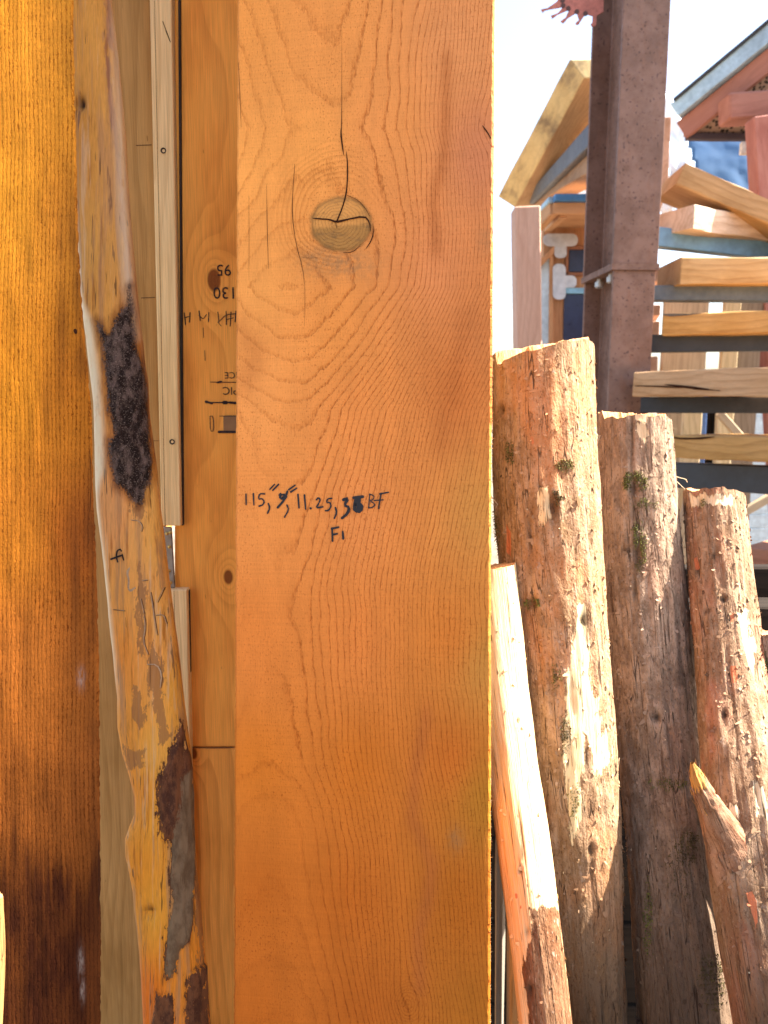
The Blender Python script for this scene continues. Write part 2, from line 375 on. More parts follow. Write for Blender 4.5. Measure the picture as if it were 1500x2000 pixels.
def mat_fir():
    g = G('fresh_sawn_fir', .9, .08); co = g.obj()
    wq = g.noise(g.scale(co, (330, 120, 1)), 1.0, 2.0, .6)
    ph = g.M('ADD', g.attr('ring'), g.M('MULTIPLY', g.M('SUBTRACT', wq, .5), .24))
    fr = g.M('FRACT', ph)
    knot = g.attr('knot'); calm = g.attr('calm'); fuzz = g.attr('fuzz')
    line = g.M('MULTIPLY', g.ss(fr, .42, .90), g.ss(fr, .90, .985, 1.0, 0.0))
    core = g.M('MULTIPLY', g.ss(fr, .70, .88), g.ss(fr, .92, .985, 1.0, 0.0))
    fib = g.noise(g.scale(co, (1000, 70, 1)), 1.0, 3.0, .65)
    dash = g.noise(g.scale(co, (420, 130, 1)), 1.0, 2.0, .55)
    big = g.noise(g.scale(co, (26, 9, 1)), 1.0, 4.0, .6)
    speck = g.noise(g.scale(co, (520, 330, 1)), 1.0, 2.0, .5)
    saw = g.noise(g.scale(co, (6, 420, 1)), 1.0, 2.0, .6)
    am = g.M('MULTIPLY', g.M('SUBTRACT', 1.0, g.M('MULTIPLY', calm, .88)), g.lr(big, .3, .7, .65, 1.1))
    c = g.attr('col', True)
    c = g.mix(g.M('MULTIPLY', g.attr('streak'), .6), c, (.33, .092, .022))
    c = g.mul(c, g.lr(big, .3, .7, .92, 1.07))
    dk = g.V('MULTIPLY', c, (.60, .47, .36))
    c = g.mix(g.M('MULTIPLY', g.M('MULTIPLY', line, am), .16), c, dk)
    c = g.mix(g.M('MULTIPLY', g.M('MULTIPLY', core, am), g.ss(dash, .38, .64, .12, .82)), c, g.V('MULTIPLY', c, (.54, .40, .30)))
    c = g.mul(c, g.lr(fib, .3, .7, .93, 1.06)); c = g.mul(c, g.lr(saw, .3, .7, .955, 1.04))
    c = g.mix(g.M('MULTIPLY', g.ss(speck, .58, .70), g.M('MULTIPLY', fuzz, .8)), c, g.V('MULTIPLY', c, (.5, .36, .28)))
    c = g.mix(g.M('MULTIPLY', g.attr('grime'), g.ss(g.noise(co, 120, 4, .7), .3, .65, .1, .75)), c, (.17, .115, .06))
    # knot face
    km = g.ss(g.M('ADD', knot, g.M('MULTIPLY', g.M('SUBTRACT', g.noise(co, 90, 3, .6), .5), .16)), .47, .60)
    y = g.sep(co, 1)
    low = g.ss(g.M('ADD', y, g.M('MULTIPLY', g.noise(co, 70, 3, .6), .01)), .328, .322)
    kc = g.mix(low, (.56, .25, .065), (.34, .165, .045))
    kc = g.mix(g.M('MULTIPLY', line, .3), kc, (.20, .09, .03)); kc = g.mix(g.ss(g.noise(co, 160, 4, .7), .54, .70, 0, .4), kc, (.12, .065, .025))
    kc = g.mix(g.ss(knot, .50, .72, .75, 0.0), kc, (.15, .07, .022))
    kb = g.noise(g.scale(co, (38, 70, 1), (4, 2, 0)), 1.0, 4.0, .7)
    kc = g.mix(g.M('MULTIPLY', g.ss(kb, .48, .66), g.mix(low, (.35, .35, .35), (.8, .8, .8))), kc, (.15, .085, .035))
    c = g.mix(g.M('MULTIPLY', km, .92), c, kc)
    f2 = g.M('FRACT', g.M('ADD', g.attr('ring2'), g.M('MULTIPLY', wq, .25)))
    c = g.mix(g.M('MULTIPLY', g.attr('swirl'), g.M('MULTIPLY', g.ss(f2, .3, .8), g.ss(f2, .85, .99, .34, 0.0))), c, g.V('MULTIPLY', c, (.55, .42, .32)))
    h = g.M('ADD', g.M('MULTIPLY', g.M('MULTIPLY', core, am), g.lr(dash, .3, .7, -.2, -1.3)), g.M('ADD', g.M('MULTIPLY', fib, .5), g.M('ADD', g.M('MULTIPLY', saw, .25), g.M('MULTIPLY', g.M('MULTIPLY', speck, fuzz), .9))))
    return g.done(c, nrm=g.bump(h, .55, .0016))
MFIR = mat_fir()
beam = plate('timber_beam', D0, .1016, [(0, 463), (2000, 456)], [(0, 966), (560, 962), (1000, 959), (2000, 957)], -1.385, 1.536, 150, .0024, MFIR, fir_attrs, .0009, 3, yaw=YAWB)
tag(beam, 'wide fresh orange sawn timber with a round knot and black handwritten numbers', 'timber')
def Z2(p):
    u = (p[0]-750)*D0/(FPX*math.cos(YAWB)+(p[0]-750)*math.sin(YAWB)); return (u, (1000-p[1])*(D0-u*math.sin(YAWB))/FPX)
def zoomA(p): return Z2((440+p[0]/2.778, 540+p[1]/2.778))
def zoomB(p): return Z2((440+p[0]/2.778, p[1]/2.778))
w1, w2 = .0019, .0034
WR = [([(113, 1180), (114, 1238)], w1), ([(153, 1178), (156, 1240)], w1), ([(214, 1180), (186, 1178), (180, 1210), (200, 1204), (213, 1222), (205, 1240), (184, 1246)], w1),
      ([(234, 1232), (243, 1255), (230, 1285)], w1), ([(242, 1155), (268, 1128)], w1), ([(258, 1161), (290, 1128)], w1),
      ([(300, 1178), (298, 1207), (328, 1203)], w2*.8), ([(338, 1165), (322, 1212), (285, 1254)], w2*.8), ([(292, 1186), (332, 1182), (302, 1206), (334, 1196)], w1),
      ([(345, 1157), (380, 1132)], w1), ([(356, 1169), (389, 1148)], w1), ([(335, 1240), (346, 1265), (322, 1306)], w1),
      ([(395, 1182), (401, 1256)], w1), ([(430, 1185), (437, 1263)], w1), ([(462, 1257), (465, 1259)], w1*1.3),
      ([(495, 1212), (505, 1200), (517, 1210), (506, 1235), (492, 1256), (531, 1250)], w1), ([(579, 1204), (555, 1206), (550, 1229), (568, 1225), (576, 1246), (560, 1271), (544, 1271)], w1),
      ([(598, 1254), (606, 1280), (592, 1313)], w1), ([(640, 1212), (670, 1205), (645, 1242), (674, 1252), (665, 1286), (634, 1311)], w2),
      ([(696, 1201), (747, 1195)], w2), ([(712, 1200), (702, 1240), (702, 1272), (735, 1275), (743, 1238), (706, 1237)], w2*1.1), ([(728, 1198), (722, 1268)], w2*1.3),
      ([(785, 1180), (778, 1255)], w1*.8), ([(783, 1181), (809, 1190), (803, 1212), (782, 1216), (815, 1235), (800, 1254), (778, 1256)], w1*.8),
      ([(808, 1216), (858, 1212)], w1*.8), ([(846, 1176), (832, 1260)], w1*.8), ([(838, 1180), (886, 1171)], w1*.9),
      ([(580, 1364), (583, 1436)], w1*1.3), ([(577, 1369), (616, 1360)], w1*1.3), ([(582, 1401), (609, 1396)], w1*1.2), ([(638, 1384), (641, 1423)], w1*1.3)]
vs, fs = ribbon([([zoomA(p) for p in s], w) for s, w in WR], .0005)
new_obj('handwriting', vs, fs, INK, beam)
CR = [([(632, 540), (632, 680), (627, 720), (635, 790), (643, 842)], (.0004, .0008, .0014, .0015, .0004)), ([(657, 822), (665, 900), (662, 1000), (655, 1060), (635, 1130), (605, 1202)], (.0004, .0013, .0016, .0013, .0013, .0016)),
      ([(474, 1185), (530, 1189), (566, 1191), (602, 1206), (650, 1194), (755, 1172), (783, 1205), (789, 1256)], (.0006, .0019, .0019, .0026, .0018, .0017, .0013, .0006)),
      ([(801, 1210), (804, 1270), (790, 1312), (762, 1352)], (.0003, .0011, .0013, .0004)), ([(732, 1334), (690, 1370), (640, 1371)], (.0003, .0009, .0003)),
      ([(662, 1060), (720, 1085), (760, 1130), (785, 1175)], (.0005, .0005, .0006, .0003)), ([(378, 890), (365, 1060), (364, 1180), (385, 1330), (420, 1450), (432, 1560)], (.0003, .0007, .0007, .0006, .0005, .0002)),
      ([(225, 1000), (228, 1250), (235, 1460)], (.0002, .0006, .0002)), ([(1395, 682), (1420, 715), (1441, 752)], (.0006, .0015, .001)), ([(72, 340), (78, 470), (87, 690)], (.0003, .0006, .0002)),
      ([(633, 120), (632, 540)], (.0001, .0004)), ([(128, 1060), (130, 1300), (128, 1520)], (.0001, .0004, .0001)), ([(420, 1395), (450, 1402), (500, 1398)], .0003), ([(432, 1560), (433, 1640), (430, 1770)], (.0004, .0003, .0001)), ([(600, 1210), (606, 1240)], .0005)]
for s_, w in CR:
    vs, fs = ribbon([([zoomB(p) for p in s_], w)], .00035)
    new_obj('drying_crack', vs, fs, CRK, beam)
# torn fibres along the sawn right edge
vs, fs = [], []
for i in range(900):
    v = rng.uniform(-.62, .62); u = Z2((float(np.interp(1000-v/K0, [0, 560, 1000, 2000], [966, 962, 959, 957])), 0))[0]
    L = rng.uniform(.0006, .0022) * (2.2 if rng.random() < .05 else 1); a = rng.uniform(-1.0, .6); wd = rng.uniform(.0002, .0005); z = -rng.uniform(.001, .02)
    b = len(vs); vs += [(u-.0006, v-wd, z), (u-.0006, v+wd, z), (u+L*math.cos(a), v+L*math.sin(a), z+rng.uniform(-.001, .001))]; fs.append((b, b+1, b+2))
MSPL = plain('torn_fibre', (.62, .44, .22), .8)
new_obj('torn_fibres', vs, fs, MSPL, beam)

# --- the rough brown timber at the left
D1 = 0.885
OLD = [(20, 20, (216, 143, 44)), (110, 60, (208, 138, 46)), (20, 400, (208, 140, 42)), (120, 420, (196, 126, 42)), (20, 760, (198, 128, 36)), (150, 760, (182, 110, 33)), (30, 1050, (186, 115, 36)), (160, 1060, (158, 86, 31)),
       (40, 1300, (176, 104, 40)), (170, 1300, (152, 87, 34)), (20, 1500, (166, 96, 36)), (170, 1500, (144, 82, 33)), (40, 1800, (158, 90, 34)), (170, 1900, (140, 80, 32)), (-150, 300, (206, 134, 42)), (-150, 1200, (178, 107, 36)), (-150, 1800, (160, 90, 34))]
def old_attrs(px, py):
    ph = px/8.2 + 1.6*fbm(px/160, py/700, 0, 51, 3) + .22*fbm(px/28, py/90, 0, 52, 2)
    col = idw(px, py, OLD, 3.0, .7)*np.array([.80, .76, .72])
    foot_y = py - .25*(px-100) + 150*fbm(px/55, py/420, 0, 55, 3) + 70*fbm(px/9, py/260, 0, 56, 2)    # darker foot reaches higher along some fibres than others
    dark_foot = .45*sstep(1430, 1560, foot_y)+.55*sstep(1600, 1720, foot_y)
    dark_foot = np.clip(dark_foot*(.88+.25*fbm(px/30, py/90, 0, 57, 3)), 0, 1)[:, None]
    col = col*(1-dark_foot)+lin((62, 30, 14))*np.array([.8, .76, .8])*dark_foot
    edge = sstep(34, 3, np.interp(py, [0, 500, 1000, 1500, 2000], [142, 150, 176, 192, 195])-px)
    dk = .8*edge*np.clip(.45+.8*fbm(px/40, py/130, 0, 53, 3), 0, 1)
    for (x, y, a, b, s) in ((120, 640, 14, 130, .5), (90, 780, 12, 70, .35), (147, 1130, 12, 140, .6), (118, 480, 8, 70, .45)):
        dk = np.maximum(dk, s*np.exp(-((px-x)/a)**2-((py-y)/b)**2))
    wh = np.maximum.reduce([.5*np.exp(-((px-158)/7)**2-((py-1325)/20)**2), .55*np.exp(-((px-158)/5)**2-((py-1880)/26)**2), .6*np.exp(-((px-161)/4)**2-((py-1935)/20)**2)])
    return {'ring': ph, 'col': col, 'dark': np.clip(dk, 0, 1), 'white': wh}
def mat_old():
    g = G('rough_sawn_cedar', .95, .05); co = g.obj()
    wq = g.noise(g.scale(co, (200, 80, 1)), 1.0, 2.0, .6)
    wz = g.noise(g.scale(co, (420, 330, 1)), 1.0, 2.0, .6)
    fr = g.M('FRACT', g.M('ADD', g.M('ADD', g.attr('ring'), g.M('MULTIPLY', g.M('SUBTRACT', wq, .5), .45)), g.M('MULTIPLY', g.M('SUBTRACT', wz, .5), 1.1)))
    line = g.M('MULTIPLY', g.ss(fr, .40, .80), g.ss(fr, .82, .97, 1.0, 0.0))
    fib = g.noise(g.scale(co, (700, 160, 1)), 1.0, 3.0, .7); band = g.noise(g.scale(co, (14, 24, 1)), 1.0, 5.0, .65); saw = g.noise(g.scale(co, (22, 420, 1)), 1.0, 2.0, .6)
    nub = g.noise(g.scale(co, (430, 110, 1)), 1.0, 3.0, .6)
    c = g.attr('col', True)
    c = g.mul(c, g.lr(band, .3, .7, .88, 1.10)); c = g.mul(c, g.lr(saw, .3, .7, .96, 1.03))
    c = g.mix(g.M('MULTIPLY', line, g.M('MULTIPLY', g.ss(nub, .38, .62, .3, 1.0), g.lr(g.noise(g.scale(co, (60, 14, 1)), 1.0, 3.0, .6), .3, .7, .45, 1.15))), c, g.V('MULTIPLY', c, (.36, .25, .18)))
    c = g.mul(c, g.lr(fib, .3, .7, .80, 1.16))
    c = g.mix(g.attr('dark'), c, (.075, .022, .006))
    c = g.mix(g.M('MULTIPLY', g.attr('white'), g.ss(nub, .3, .65)), c, (.34, .28, .24))
    h = g.M('ADD', g.M('MULTIPLY', line, -.7), g.M('ADD', g.M('MULTIPLY', fib, .8), g.M('ADD', g.M('MULTIPLY', nub, .9), g.M('MULTIPLY', band, .5))))
    return g.done(c, nrm=g.bump(h, .6, .0013))
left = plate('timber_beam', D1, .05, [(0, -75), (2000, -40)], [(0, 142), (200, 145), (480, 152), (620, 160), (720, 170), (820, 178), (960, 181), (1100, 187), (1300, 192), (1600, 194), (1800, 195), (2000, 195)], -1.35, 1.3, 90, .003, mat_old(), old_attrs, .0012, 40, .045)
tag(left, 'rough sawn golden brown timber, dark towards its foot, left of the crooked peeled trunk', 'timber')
vs, fs = ribbon([([((x-750)*D1/FPX, (1000-y)*D1/FPX) for x, y in s], w) for s, w in (([(147, 645), (148.5, 650)], .0042),)], .0006)
new_obj('nail_hole', vs, fs, CRK, left)
for s_, w in (([(193, 1640), (194, 1720), (193, 1790)], (.0004, .0016, .0004)), ([(176, 880), (179, 940), (176, 1000)], (.0003, .001, .0003))):
    vs, fs = ribbon([([((x-750)*D1/FPX, (1000-y)*D1/FPX) for x, y in s_], w)], .0006)
    new_obj('edge_crack', vs, fs, CRK, left)

# ------------------------------------------------------------------ the crooked barkless trunk
ZL = 1.045; KL = ZL/FPX
LE_L = [(-700, 90), (-100, 112), (0, 118), (300, 138), (470, 152), (600, 158), (660, 168), (800, 182), (950, 186), (1000, 189), (1100, 201), (1200, 211), (1300, 221), (1360, 229), (1420, 229), (1470, 238), (1510, 251), (1550, 261), (1590, 262), (1610, 254), (1635, 244), (1670, 245), (1740, 259), (1850, 270), (2000, 279), (2300, 300), (3200, 380)]
LE_R = [(-700, 176), (-100, 206), (0, 213), (100, 224), (250, 238), (400, 248), (520, 258), (640, 270), (710, 278), (740, 284), (800, 286), (900, 300), (1000, 310), (1100, 322), (1200, 335), (1300, 348), (1400, 358), (1440, 363), (1500, 370), (1600, 374), (1700, 380), (1760, 387), (1850, 394), (1950, 402), (2000, 405), (2300, 425), (3200, 480)]
lyL, lxL = np.array(LE_L, float).T; lyR, lxR = np.array(LE_R, float).T
HD = .036
def le_sec(v):
    py = 1000-v/KL
    a = (np.interp(py, lyL, lxL)-750)*KL; b = (np.interp(py, lyR, lxR)-750)*KL
    return a, b
def le_z(u, v):
    a, b = le_sec(v); t = np.clip((u-(a+b)/2)/((b-a)/2), -.999, .999)
    return HD*(1-t*t)**.42-HD*.25
MOLD = [[(188, 622), (198, 640), (212, 652), (226, 618), (246, 592), (252, 560), (262, 640), (270, 690), (282, 720), (290, 760), (294, 840), (300, 900), (296, 940), (286, 955), (282, 980), (266, 986), (250, 970), (228, 945), (214, 905), (212, 870), (222, 845), (210, 800), (207, 740), (203, 690), (192, 645)]]
BARK = [[(352, 1405), (362, 1440), (376, 1500), (380, 1640), (378, 1780), (372, 1840), (350, 1855), (336, 1910), (322, 1920), (322, 1850), (330, 1780), (328, 1690), (334, 1640), (316, 1640), (310, 1560), (312, 1510), (326, 1490)], [(306, 1930), (338, 1945), (340, 2010), (296, 2020)], [(366, 1900), (404, 1880), (410, 2080), (370, 2060)]]
GREY = [[(350, 1520), (374, 1500), (380, 1640), (378, 1780), (360, 1850), (336, 1910), (324, 1900), (332, 1780), (336, 1660), (346, 1600)]]
CAMB = [[(256, 1330), (272, 1340), (282, 1400), (278, 1420), (258, 1400)], [(292, 1240), (316, 1280), (322, 1400), (340, 1440), (312, 1450), (300, 1380), (286, 1300)], [(240, 1455), (282, 1462), (276, 1500), (250, 1505)], [(284, 1000), (275, 1010), (258, 1008), (250, 1000), (255, 985), (280, 985)], [(272, 1100), (284, 1150), (282, 1290), (264, 1180)], [(372, 1480), (388, 1560), (400, 1900), (390, 1900), (378, 1760)]]
PURP = [[(200, 60), (214, 120), (228, 240), (242, 380), (252, 500), (258, 600), (248, 560), (236, 440), (226, 300), (214, 200), (206, 140)], [(206, 0), (214, 0), (224, 110), (210, 90)]]
def le_build():
    rows = np.concatenate([np.linspace(-1.37, -.74, 60)[:-1], np.arange(-.74, .74, .003), np.linspace(.74, 1.2, 40)])
    a, b = le_sec(rows)
    na = 84; ang = np.concatenate([np.linspace(0, np.pi, 64, endpoint=False), np.linspace(np.pi, 2*np.pi, 20, endpoint=False)])
    ca, sa = np.cos(ang), np.sin(ang)
    hw = (b-a)/2; cx = (a+b)/2
    U = cx[:, None]+hw[:, None]*np.sign(ca)[None]*np.abs(ca)[None]**1.0
    Zc = np.where(sa >= 0, HD*np.abs(sa)**.84-HD*.25, -HD*.25-.03*np.abs(sa)**.8)[None].repeat(len(rows), 0)
    V = rows[:, None].repeat(na, 1)
    n1 = fbm(U*38, V*7, Zc*38, 61, 3); n2 = fbm(U*130, V*26, Zc*130, 62, 2)
    W = np.stack([U, V, Zc], -1)
    wpt = CAM+(ZL-0)*F_+U[..., None]*R_+V[..., None]*U_-Zc[..., None]*F_
    px, py = proj(wpt.reshape(-1, 3)); px = px.reshape(U.shape); py = py.reshape(U.shape)
    front = sa[None] > -.2
    mold = poly_mask(px, py, MOLD, 20); bark = poly_mask(px, py, BARK, 20); grey = poly_mask(px, py, GREY, 20); camb = poly_mask(px, py, CAMB, 20); purp = poly_mask(px, py, PURP, 8)
    for m in (mold, bark, grey, camb, purp): m[~np.broadcast_to(front, m.shape)] = 0
    # a hollow with a knot low down and a dark hole at the top
    kh = np.exp(-(((px-291)/11)**2+((py-1783)/13)**2)); hole = np.exp(-(((px-157)/8)**2+((py-200)/14)**2))
    disp = .0016*n1+.0005*n2 + .0048*np.clip((bark-.5)*8, 0, 1)*(1+.35*n2)+.002*np.clip((mold-.5)*5, 0, 1)*(1+.9*fbm(U*420, V*420, Zc*420, 66, 2)) - .006*kh*front - .008*hole*front
    disp = disp + .0012*np.clip((camb-.5)*6, -1, 0)*0
    # radial-ish normals
    nx_ = ca[None]*np.ones_like(U); nz_ = sa[None]*np.ones_like(U)
    U = U+nx_*disp; Zc = Zc+nz_*disp
    verts = np.stack([U, V, Zc], -1).reshape(-1, 3)
    nr = len(rows)
    faces = [(j*na+i, (j+1)*na+i, (j+1)*na+(i+1) % na, j*na+(i+1) % na) for j in range(nr-1) for i in range(na)]
    faces = [tuple(reversed(f)) for f in faces]
    # (columns wind from +u through the front to -u)
    faces.append(tuple(range(na))); faces.append(tuple((nr-1)*na+i for i in reversed(range(na))))
    side = np.clip(-ca[None]*np.ones_like(U), 0, 1)                 # toward the left flank
    pale = sstep(.62-.36*sstep(560, 640, py)*sstep(980, 900, py), .97-.3*sstep(560, 640, py)*sstep(980, 900, py), side)*sstep(420, 520, py)*sstep(1420, 1250, py)  # sapwood on the left flank painted paler, standing in for light there
    pale = np.maximum(pale, .9*poly_mask(px, py, [[(222, -100), (229, -100), (230, 60), (240, 250), (256, 560), (268, 660), (262, 660), (246, 560), (236, 420), (228, 200), (222, 60)]], 14)*front)
    col = np.minimum(idw(px.ravel(), py.ravel(), LEC, 3.0, .5)*(1.12+.5*sstep(560, 1000, py.ravel()))[:, None]*np.array([1, .98, .88]), .88)
    A = {'mold': mold.ravel(), 'bark': bark.ravel(), 'grey': grey.ravel(), 'camb': camb.ravel(), 'purp': purp.ravel(), 'pale': pale.ravel(), 'hole': np.clip(hole*front+.8*kh*front*(py < 1781), 0, 1).ravel(), 'col': col}
    return verts, faces, A
LEC = [(185, 40, (206, 152, 74)), (160, 300, (190, 135, 62)), (210, 300, (206, 156, 82)), (180, 480, (206, 156, 82)), (230, 480, (198, 147, 79)), (210, 600, (212, 156, 76)), (250, 600, (186, 127, 71)),
       (300, 960, (214, 150, 80)), (225, 1010, (180, 132, 88)), (260, 1060, (206, 142, 80)), (300, 1060, (216, 144, 66)), (230, 1150, (204, 136, 66)), (290, 1150, (200, 140, 80)), (320, 1200, (214, 144, 70)), (240, 1280, (196, 122, 48)), (300, 1300, (196, 132, 72)), (340, 1330, (220, 142, 52)),
       (260, 1420, (206, 130, 54)), (300, 1470, (218, 146, 66)), (270, 1560, (206, 120, 40)), (300, 1600, (214, 136, 48)), (270, 1700, (206, 124, 38)), (300, 1780, (212, 136, 48)), (350, 1900, (212, 122, 38)), (290, 1960, (190, 96, 24))]
def mat_le():
    g = G('peeled_trunk_wood', .7, .14); co = g.obj()
    L = g.scale(co, (1, 1, 1))
    st = g.noise(g.scale(co, (170, 9, 120)), 1.0, 4.0, .65); fi = g.noise(g.scale(co, (900, 50, 700)), 1.0, 3.0, .65); fine = g.noise(co, 520, 3, .7); mid = g.noise(g.scale(co, (90, 40, 90)), 1.0, 4.0, .7); rag = g.noise(g.scale(co, (300, 110, 300)), 1.0, 4.0, .7)
    rag2 = g.noise(g.scale(co, (75, 20, 75)), 1.0, 5.0, .7)
    def th(a, w=.05, amp=.5):
        return g.ss(g.M('ADD', g.attr(a), g.M('ADD', g.M('MULTIPLY', g.M('SUBTRACT', rag, .5), amp), g.M('MULTIPLY', g.M('SUBTRACT', rag2, .5), amp*2.0))), .5-w, .5+w)
    c = g.attr('col', True)
    c = g.mix(g.ss(st, .46, .3, 0, .8), c, g.V('MULTIPLY', c, (.52, .38, .28))); c = g.mix(g.ss(st, .55, .75, 0, .5), c, g.V('MULTIPLY', c, (1.2, 1.22, 1.2)))
    st2 = g.noise(g.scale(co, (75, 3.2, 60)), 1.0, 5.0, .62, .3)
    c = g.mix(g.ss(st2, .50, .62, 0, .65), c, (.44, .235, .11)); c = g.mix(g.ss(st2, .42, .33, 0, .5), c, (.74, .52, .30)); st3 = g.noise(g.scale(co, (150, 8, 120), (2, 5, 1)), 1.0, 4.0, .6)
    c = g.mix(g.ss(st3, .63, .68, 0, .7), c, (.17, .085, .05))
    c = g.mul(c, g.lr(fi, .3, .7, .85, 1.1))
    cr = g.noise(g.scale(co, (240, 12, 200)), 1.0, 2.0, .5, .4)
    c = g.mix(g.ss(cr, .335, .29, 0, .75), c, (.09, .045, .02))
    c = g.mix(g.M('MULTIPLY', th('camb', .02, .7), .75), c, (.36, .165, .06))
    c = g.mix(g.M('MULTIPLY', th('purp', .2, .8), .65), c, g.mix(g.ss(st, .35, .6), (.27, .12, .085), (.46, .24, .17)))
    c = g.mix(g.M('MULTIPLY', g.attr('pale'), g.ss(mid, .25, .5, .6, 1.0)), c, (.90, .78, .52))
    bk = g.mix(th('grey', .06, .5), g.mix(g.ss(mid, .35, .62), (.075, .028, .015), (.20, .075, .03)), g.mix(g.ss(mid, .35, .65), (.15, .092, .048), (.25, .165, .09)))
    bk = g.mix(g.ss(fine, .6, .72, 0, .5), bk, (.30, .17, .09))
    c = g.mix(g.M('MULTIPLY', th('bark', .3, .9), .55), c, g.V('MULTIPLY', c, (.50, .36, .28)))
    b = th('bark', .02, .8); c = g.mix(b, c, bk)
    c = g.mix(g.M('MULTIPLY', g.ss(g.M('ADD', g.attr('mold'), g.M('MULTIPLY', g.M('SUBTRACT', rag2, .5), .9)), .05, .5), .75), c, g.V('MULTIPLY', c, (.42, .30, .24)))
    # charcoal-like mould: fine grains, denser inside
    mo = g.M('ADD', g.attr('mold'), g.M('MULTIPLY', g.M('SUBTRACT', g.noise(co, 330, 3, .75), .5), .75))
    mm = g.ss(g.M('ADD', mo, g.M('ADD', g.M('MULTIPLY', g.M('SUBTRACT', mid, .5), .5), g.M('MULTIPLY', g.M('SUBTRACT', rag2, .5), .5))), .40, .66)
    mcol = g.mix(g.ss(mid, .42, .66), (.020, .011, .008), (.17, .115, .09)); mcol = g.mix(g.ss(g.noise(co, 620, 2, .6), .59, .68, 0, .75), mcol, (.36, .27, .21))
    c = g.mix(mm, c, mcol)
    c = g.mix(g.attr('hole'), c, (.02, .012, .008))
    h = g.M('ADD', g.M('MULTIPLY', st, .8), g.M('ADD', g.M('MULTIPLY', fi, .3), g.M('ADD', g.M('MULTIPLY', g.ss(cr, .34, .29), -1.2), g.M('ADD', g.M('MULTIPLY', b, .8), g.M('MULTIPLY', mm, g.M('MULTIPLY', fine, 1.6))))))
    return g.done(c, rough=g.mix(mm, (.6, .6, .6), (.45, .45, .45)), nrm=g.bump(h, .7, .0022))
lv, lf, la = le_build()
trunk = new_obj('peeled_trunk', lv, lf, mat_le(), smooth=True, attrs=la, matrix=lean_matrix(ZL))
tag(trunk, 'crooked peeled trunk with black mould and scraps of dark bark, leaning between two sawn timbers', 'trunk')
def le_pt(x, y):                                                     # a photo point on the trunk's face
    z = 0.0
    for _ in range(4):
        Z = ZL-z; u, v = (x-750)*Z/FPX, (1000-y)*Z/FPX; z = float(le_z(u, v))
    return (u, v)
def zc(p): return le_pt(p[0]/3.125, 980+p[1]/3.125)
vs, fs = ribbon([([zc(p) for p in s], .0022) for s in ([(738, 290), (720, 296), (712, 330), (722, 366)], [(680, 350), (742, 328)], [(749, 322), (758, 355)], [(742, 296), (744, 300)])], .0022, lambda u, v: float(le_z(u, v)))
new_obj('handwriting', vs, fs, INK, trunk)
# raised worm-track and bast shreds
MSHRED = plain('pale_bast', (.52, .36, .21), .8, nscale=200)
SH = [([(795, 400), (778, 430), (790, 480), (785, 530), (800, 545), (830, 520)], (.0012, .004, .0025, .003, .004, .001)), ([(800, 110), (850, 115), (872, 150), (862, 180)], (.0006, .0012, .0014, .0006)), ([(870, 480), (900, 475)], .0012), ([(920, 550), (935, 640), (945, 720), (960, 810)], (.0006, .0014, .0012, .0006)), ([(900, 990), (960, 990), (990, 1050), (980, 1130)], (.001, .0022, .002, .001)), ([(690, 655), (760, 662)], (.0004, .0008)), ([(880, 690), (890, 760), (875, 850), (905, 930)], (.0008, .0016, .0016, .0006)), ([(860, 590), (872, 640), (880, 680)], (.0008, .0014, .0006)), ([(960, 610), (985, 560), (1000, 520)], (.0005, .0009, .0004)), ([(950, 690), (1000, 685), (1015, 740)], (.0005, .0013, .0005))]
for k_, (s_, w) in enumerate(SH):
    vs, fs = ribbon([([zc(p) for p in s_], np.array(w)*.8)], .0019, lambda u, v: float(le_z(u, v)))
    new_obj('bast_shred', vs, fs, MSHRED, trunk)
MTRK = plain('track_brown', (.13, .06, .025), .9)
for s_, w in SH[1:]:
    vs, fs = ribbon([([zc((x+7, y+3)) for x, y in s_], .0009)], .0018, lambda u, v: float(le_z(u, v)))
    new_obj('worm_track', vs, fs, MTRK, trunk)

# ------------------------------------------------------------------ shed wall behind the timbers
YW = 1.215
wall = empty('shed_wall', (-.3, YW+.06, 0))
tag(wall, 'wooden shed wall of plank, pale batten and stamped plywood behind the leaning timbers', 'wall')
wallbox('wall_plank', [(96, -2600), (290, -2600), (338, 2600), (190, 2600)], YW+.02, .04, wood('brown_wall_plank', (.42, .225, .07), (.24, .115, .03), (.50, .285, .10), 2, 42, rough=.7, gamp=.7, bst=.25), wall)
PLYK = [(tuple(PY(np.float64(418), np.float64(547), YW-.004)), .0105), (tuple(PY(np.float64(446), np.float64(1127), YW-.004)), .0075)]
MPLY = wood('orange_plywood', (.90, .37, .065), (.50, .17, .03), (.94, .44, .09), 2, 30, PLYK, .6, .6, bst=.25)
wallbox('plywood_panel', [(341, -2600), (946, -2600), (946, 1459), (341, 1459)], YW-.004, .03, MPLY, wall)
wallbox('lower_board', [(341, 1462), (946, 1462), (946, 2700), (341, 2700)], YW-.007, .04, wood('orange_lower_board', (.80, .33, .06), (.42, .15, .03), (.86, .38, .08), 2, 60, [(tuple(PY(np.float64(378), np.float64(1472), YW-.007)), .006)], .6, .8), wall)
MBAT = wood('pale_pine', (.86, .63, .30), (.58, .36, .14), (.90, .69, .36), 2, 80, rough=.65, gamp=.6, blotch=.2, bst=.2)
MBLK = plain('black_rubber', (.030, .026, .024), .8, nscale=160, var=.5, bst=.5)
MSCR = plain('dark_screw', (.05, .035, .03), .4, .5, .8)
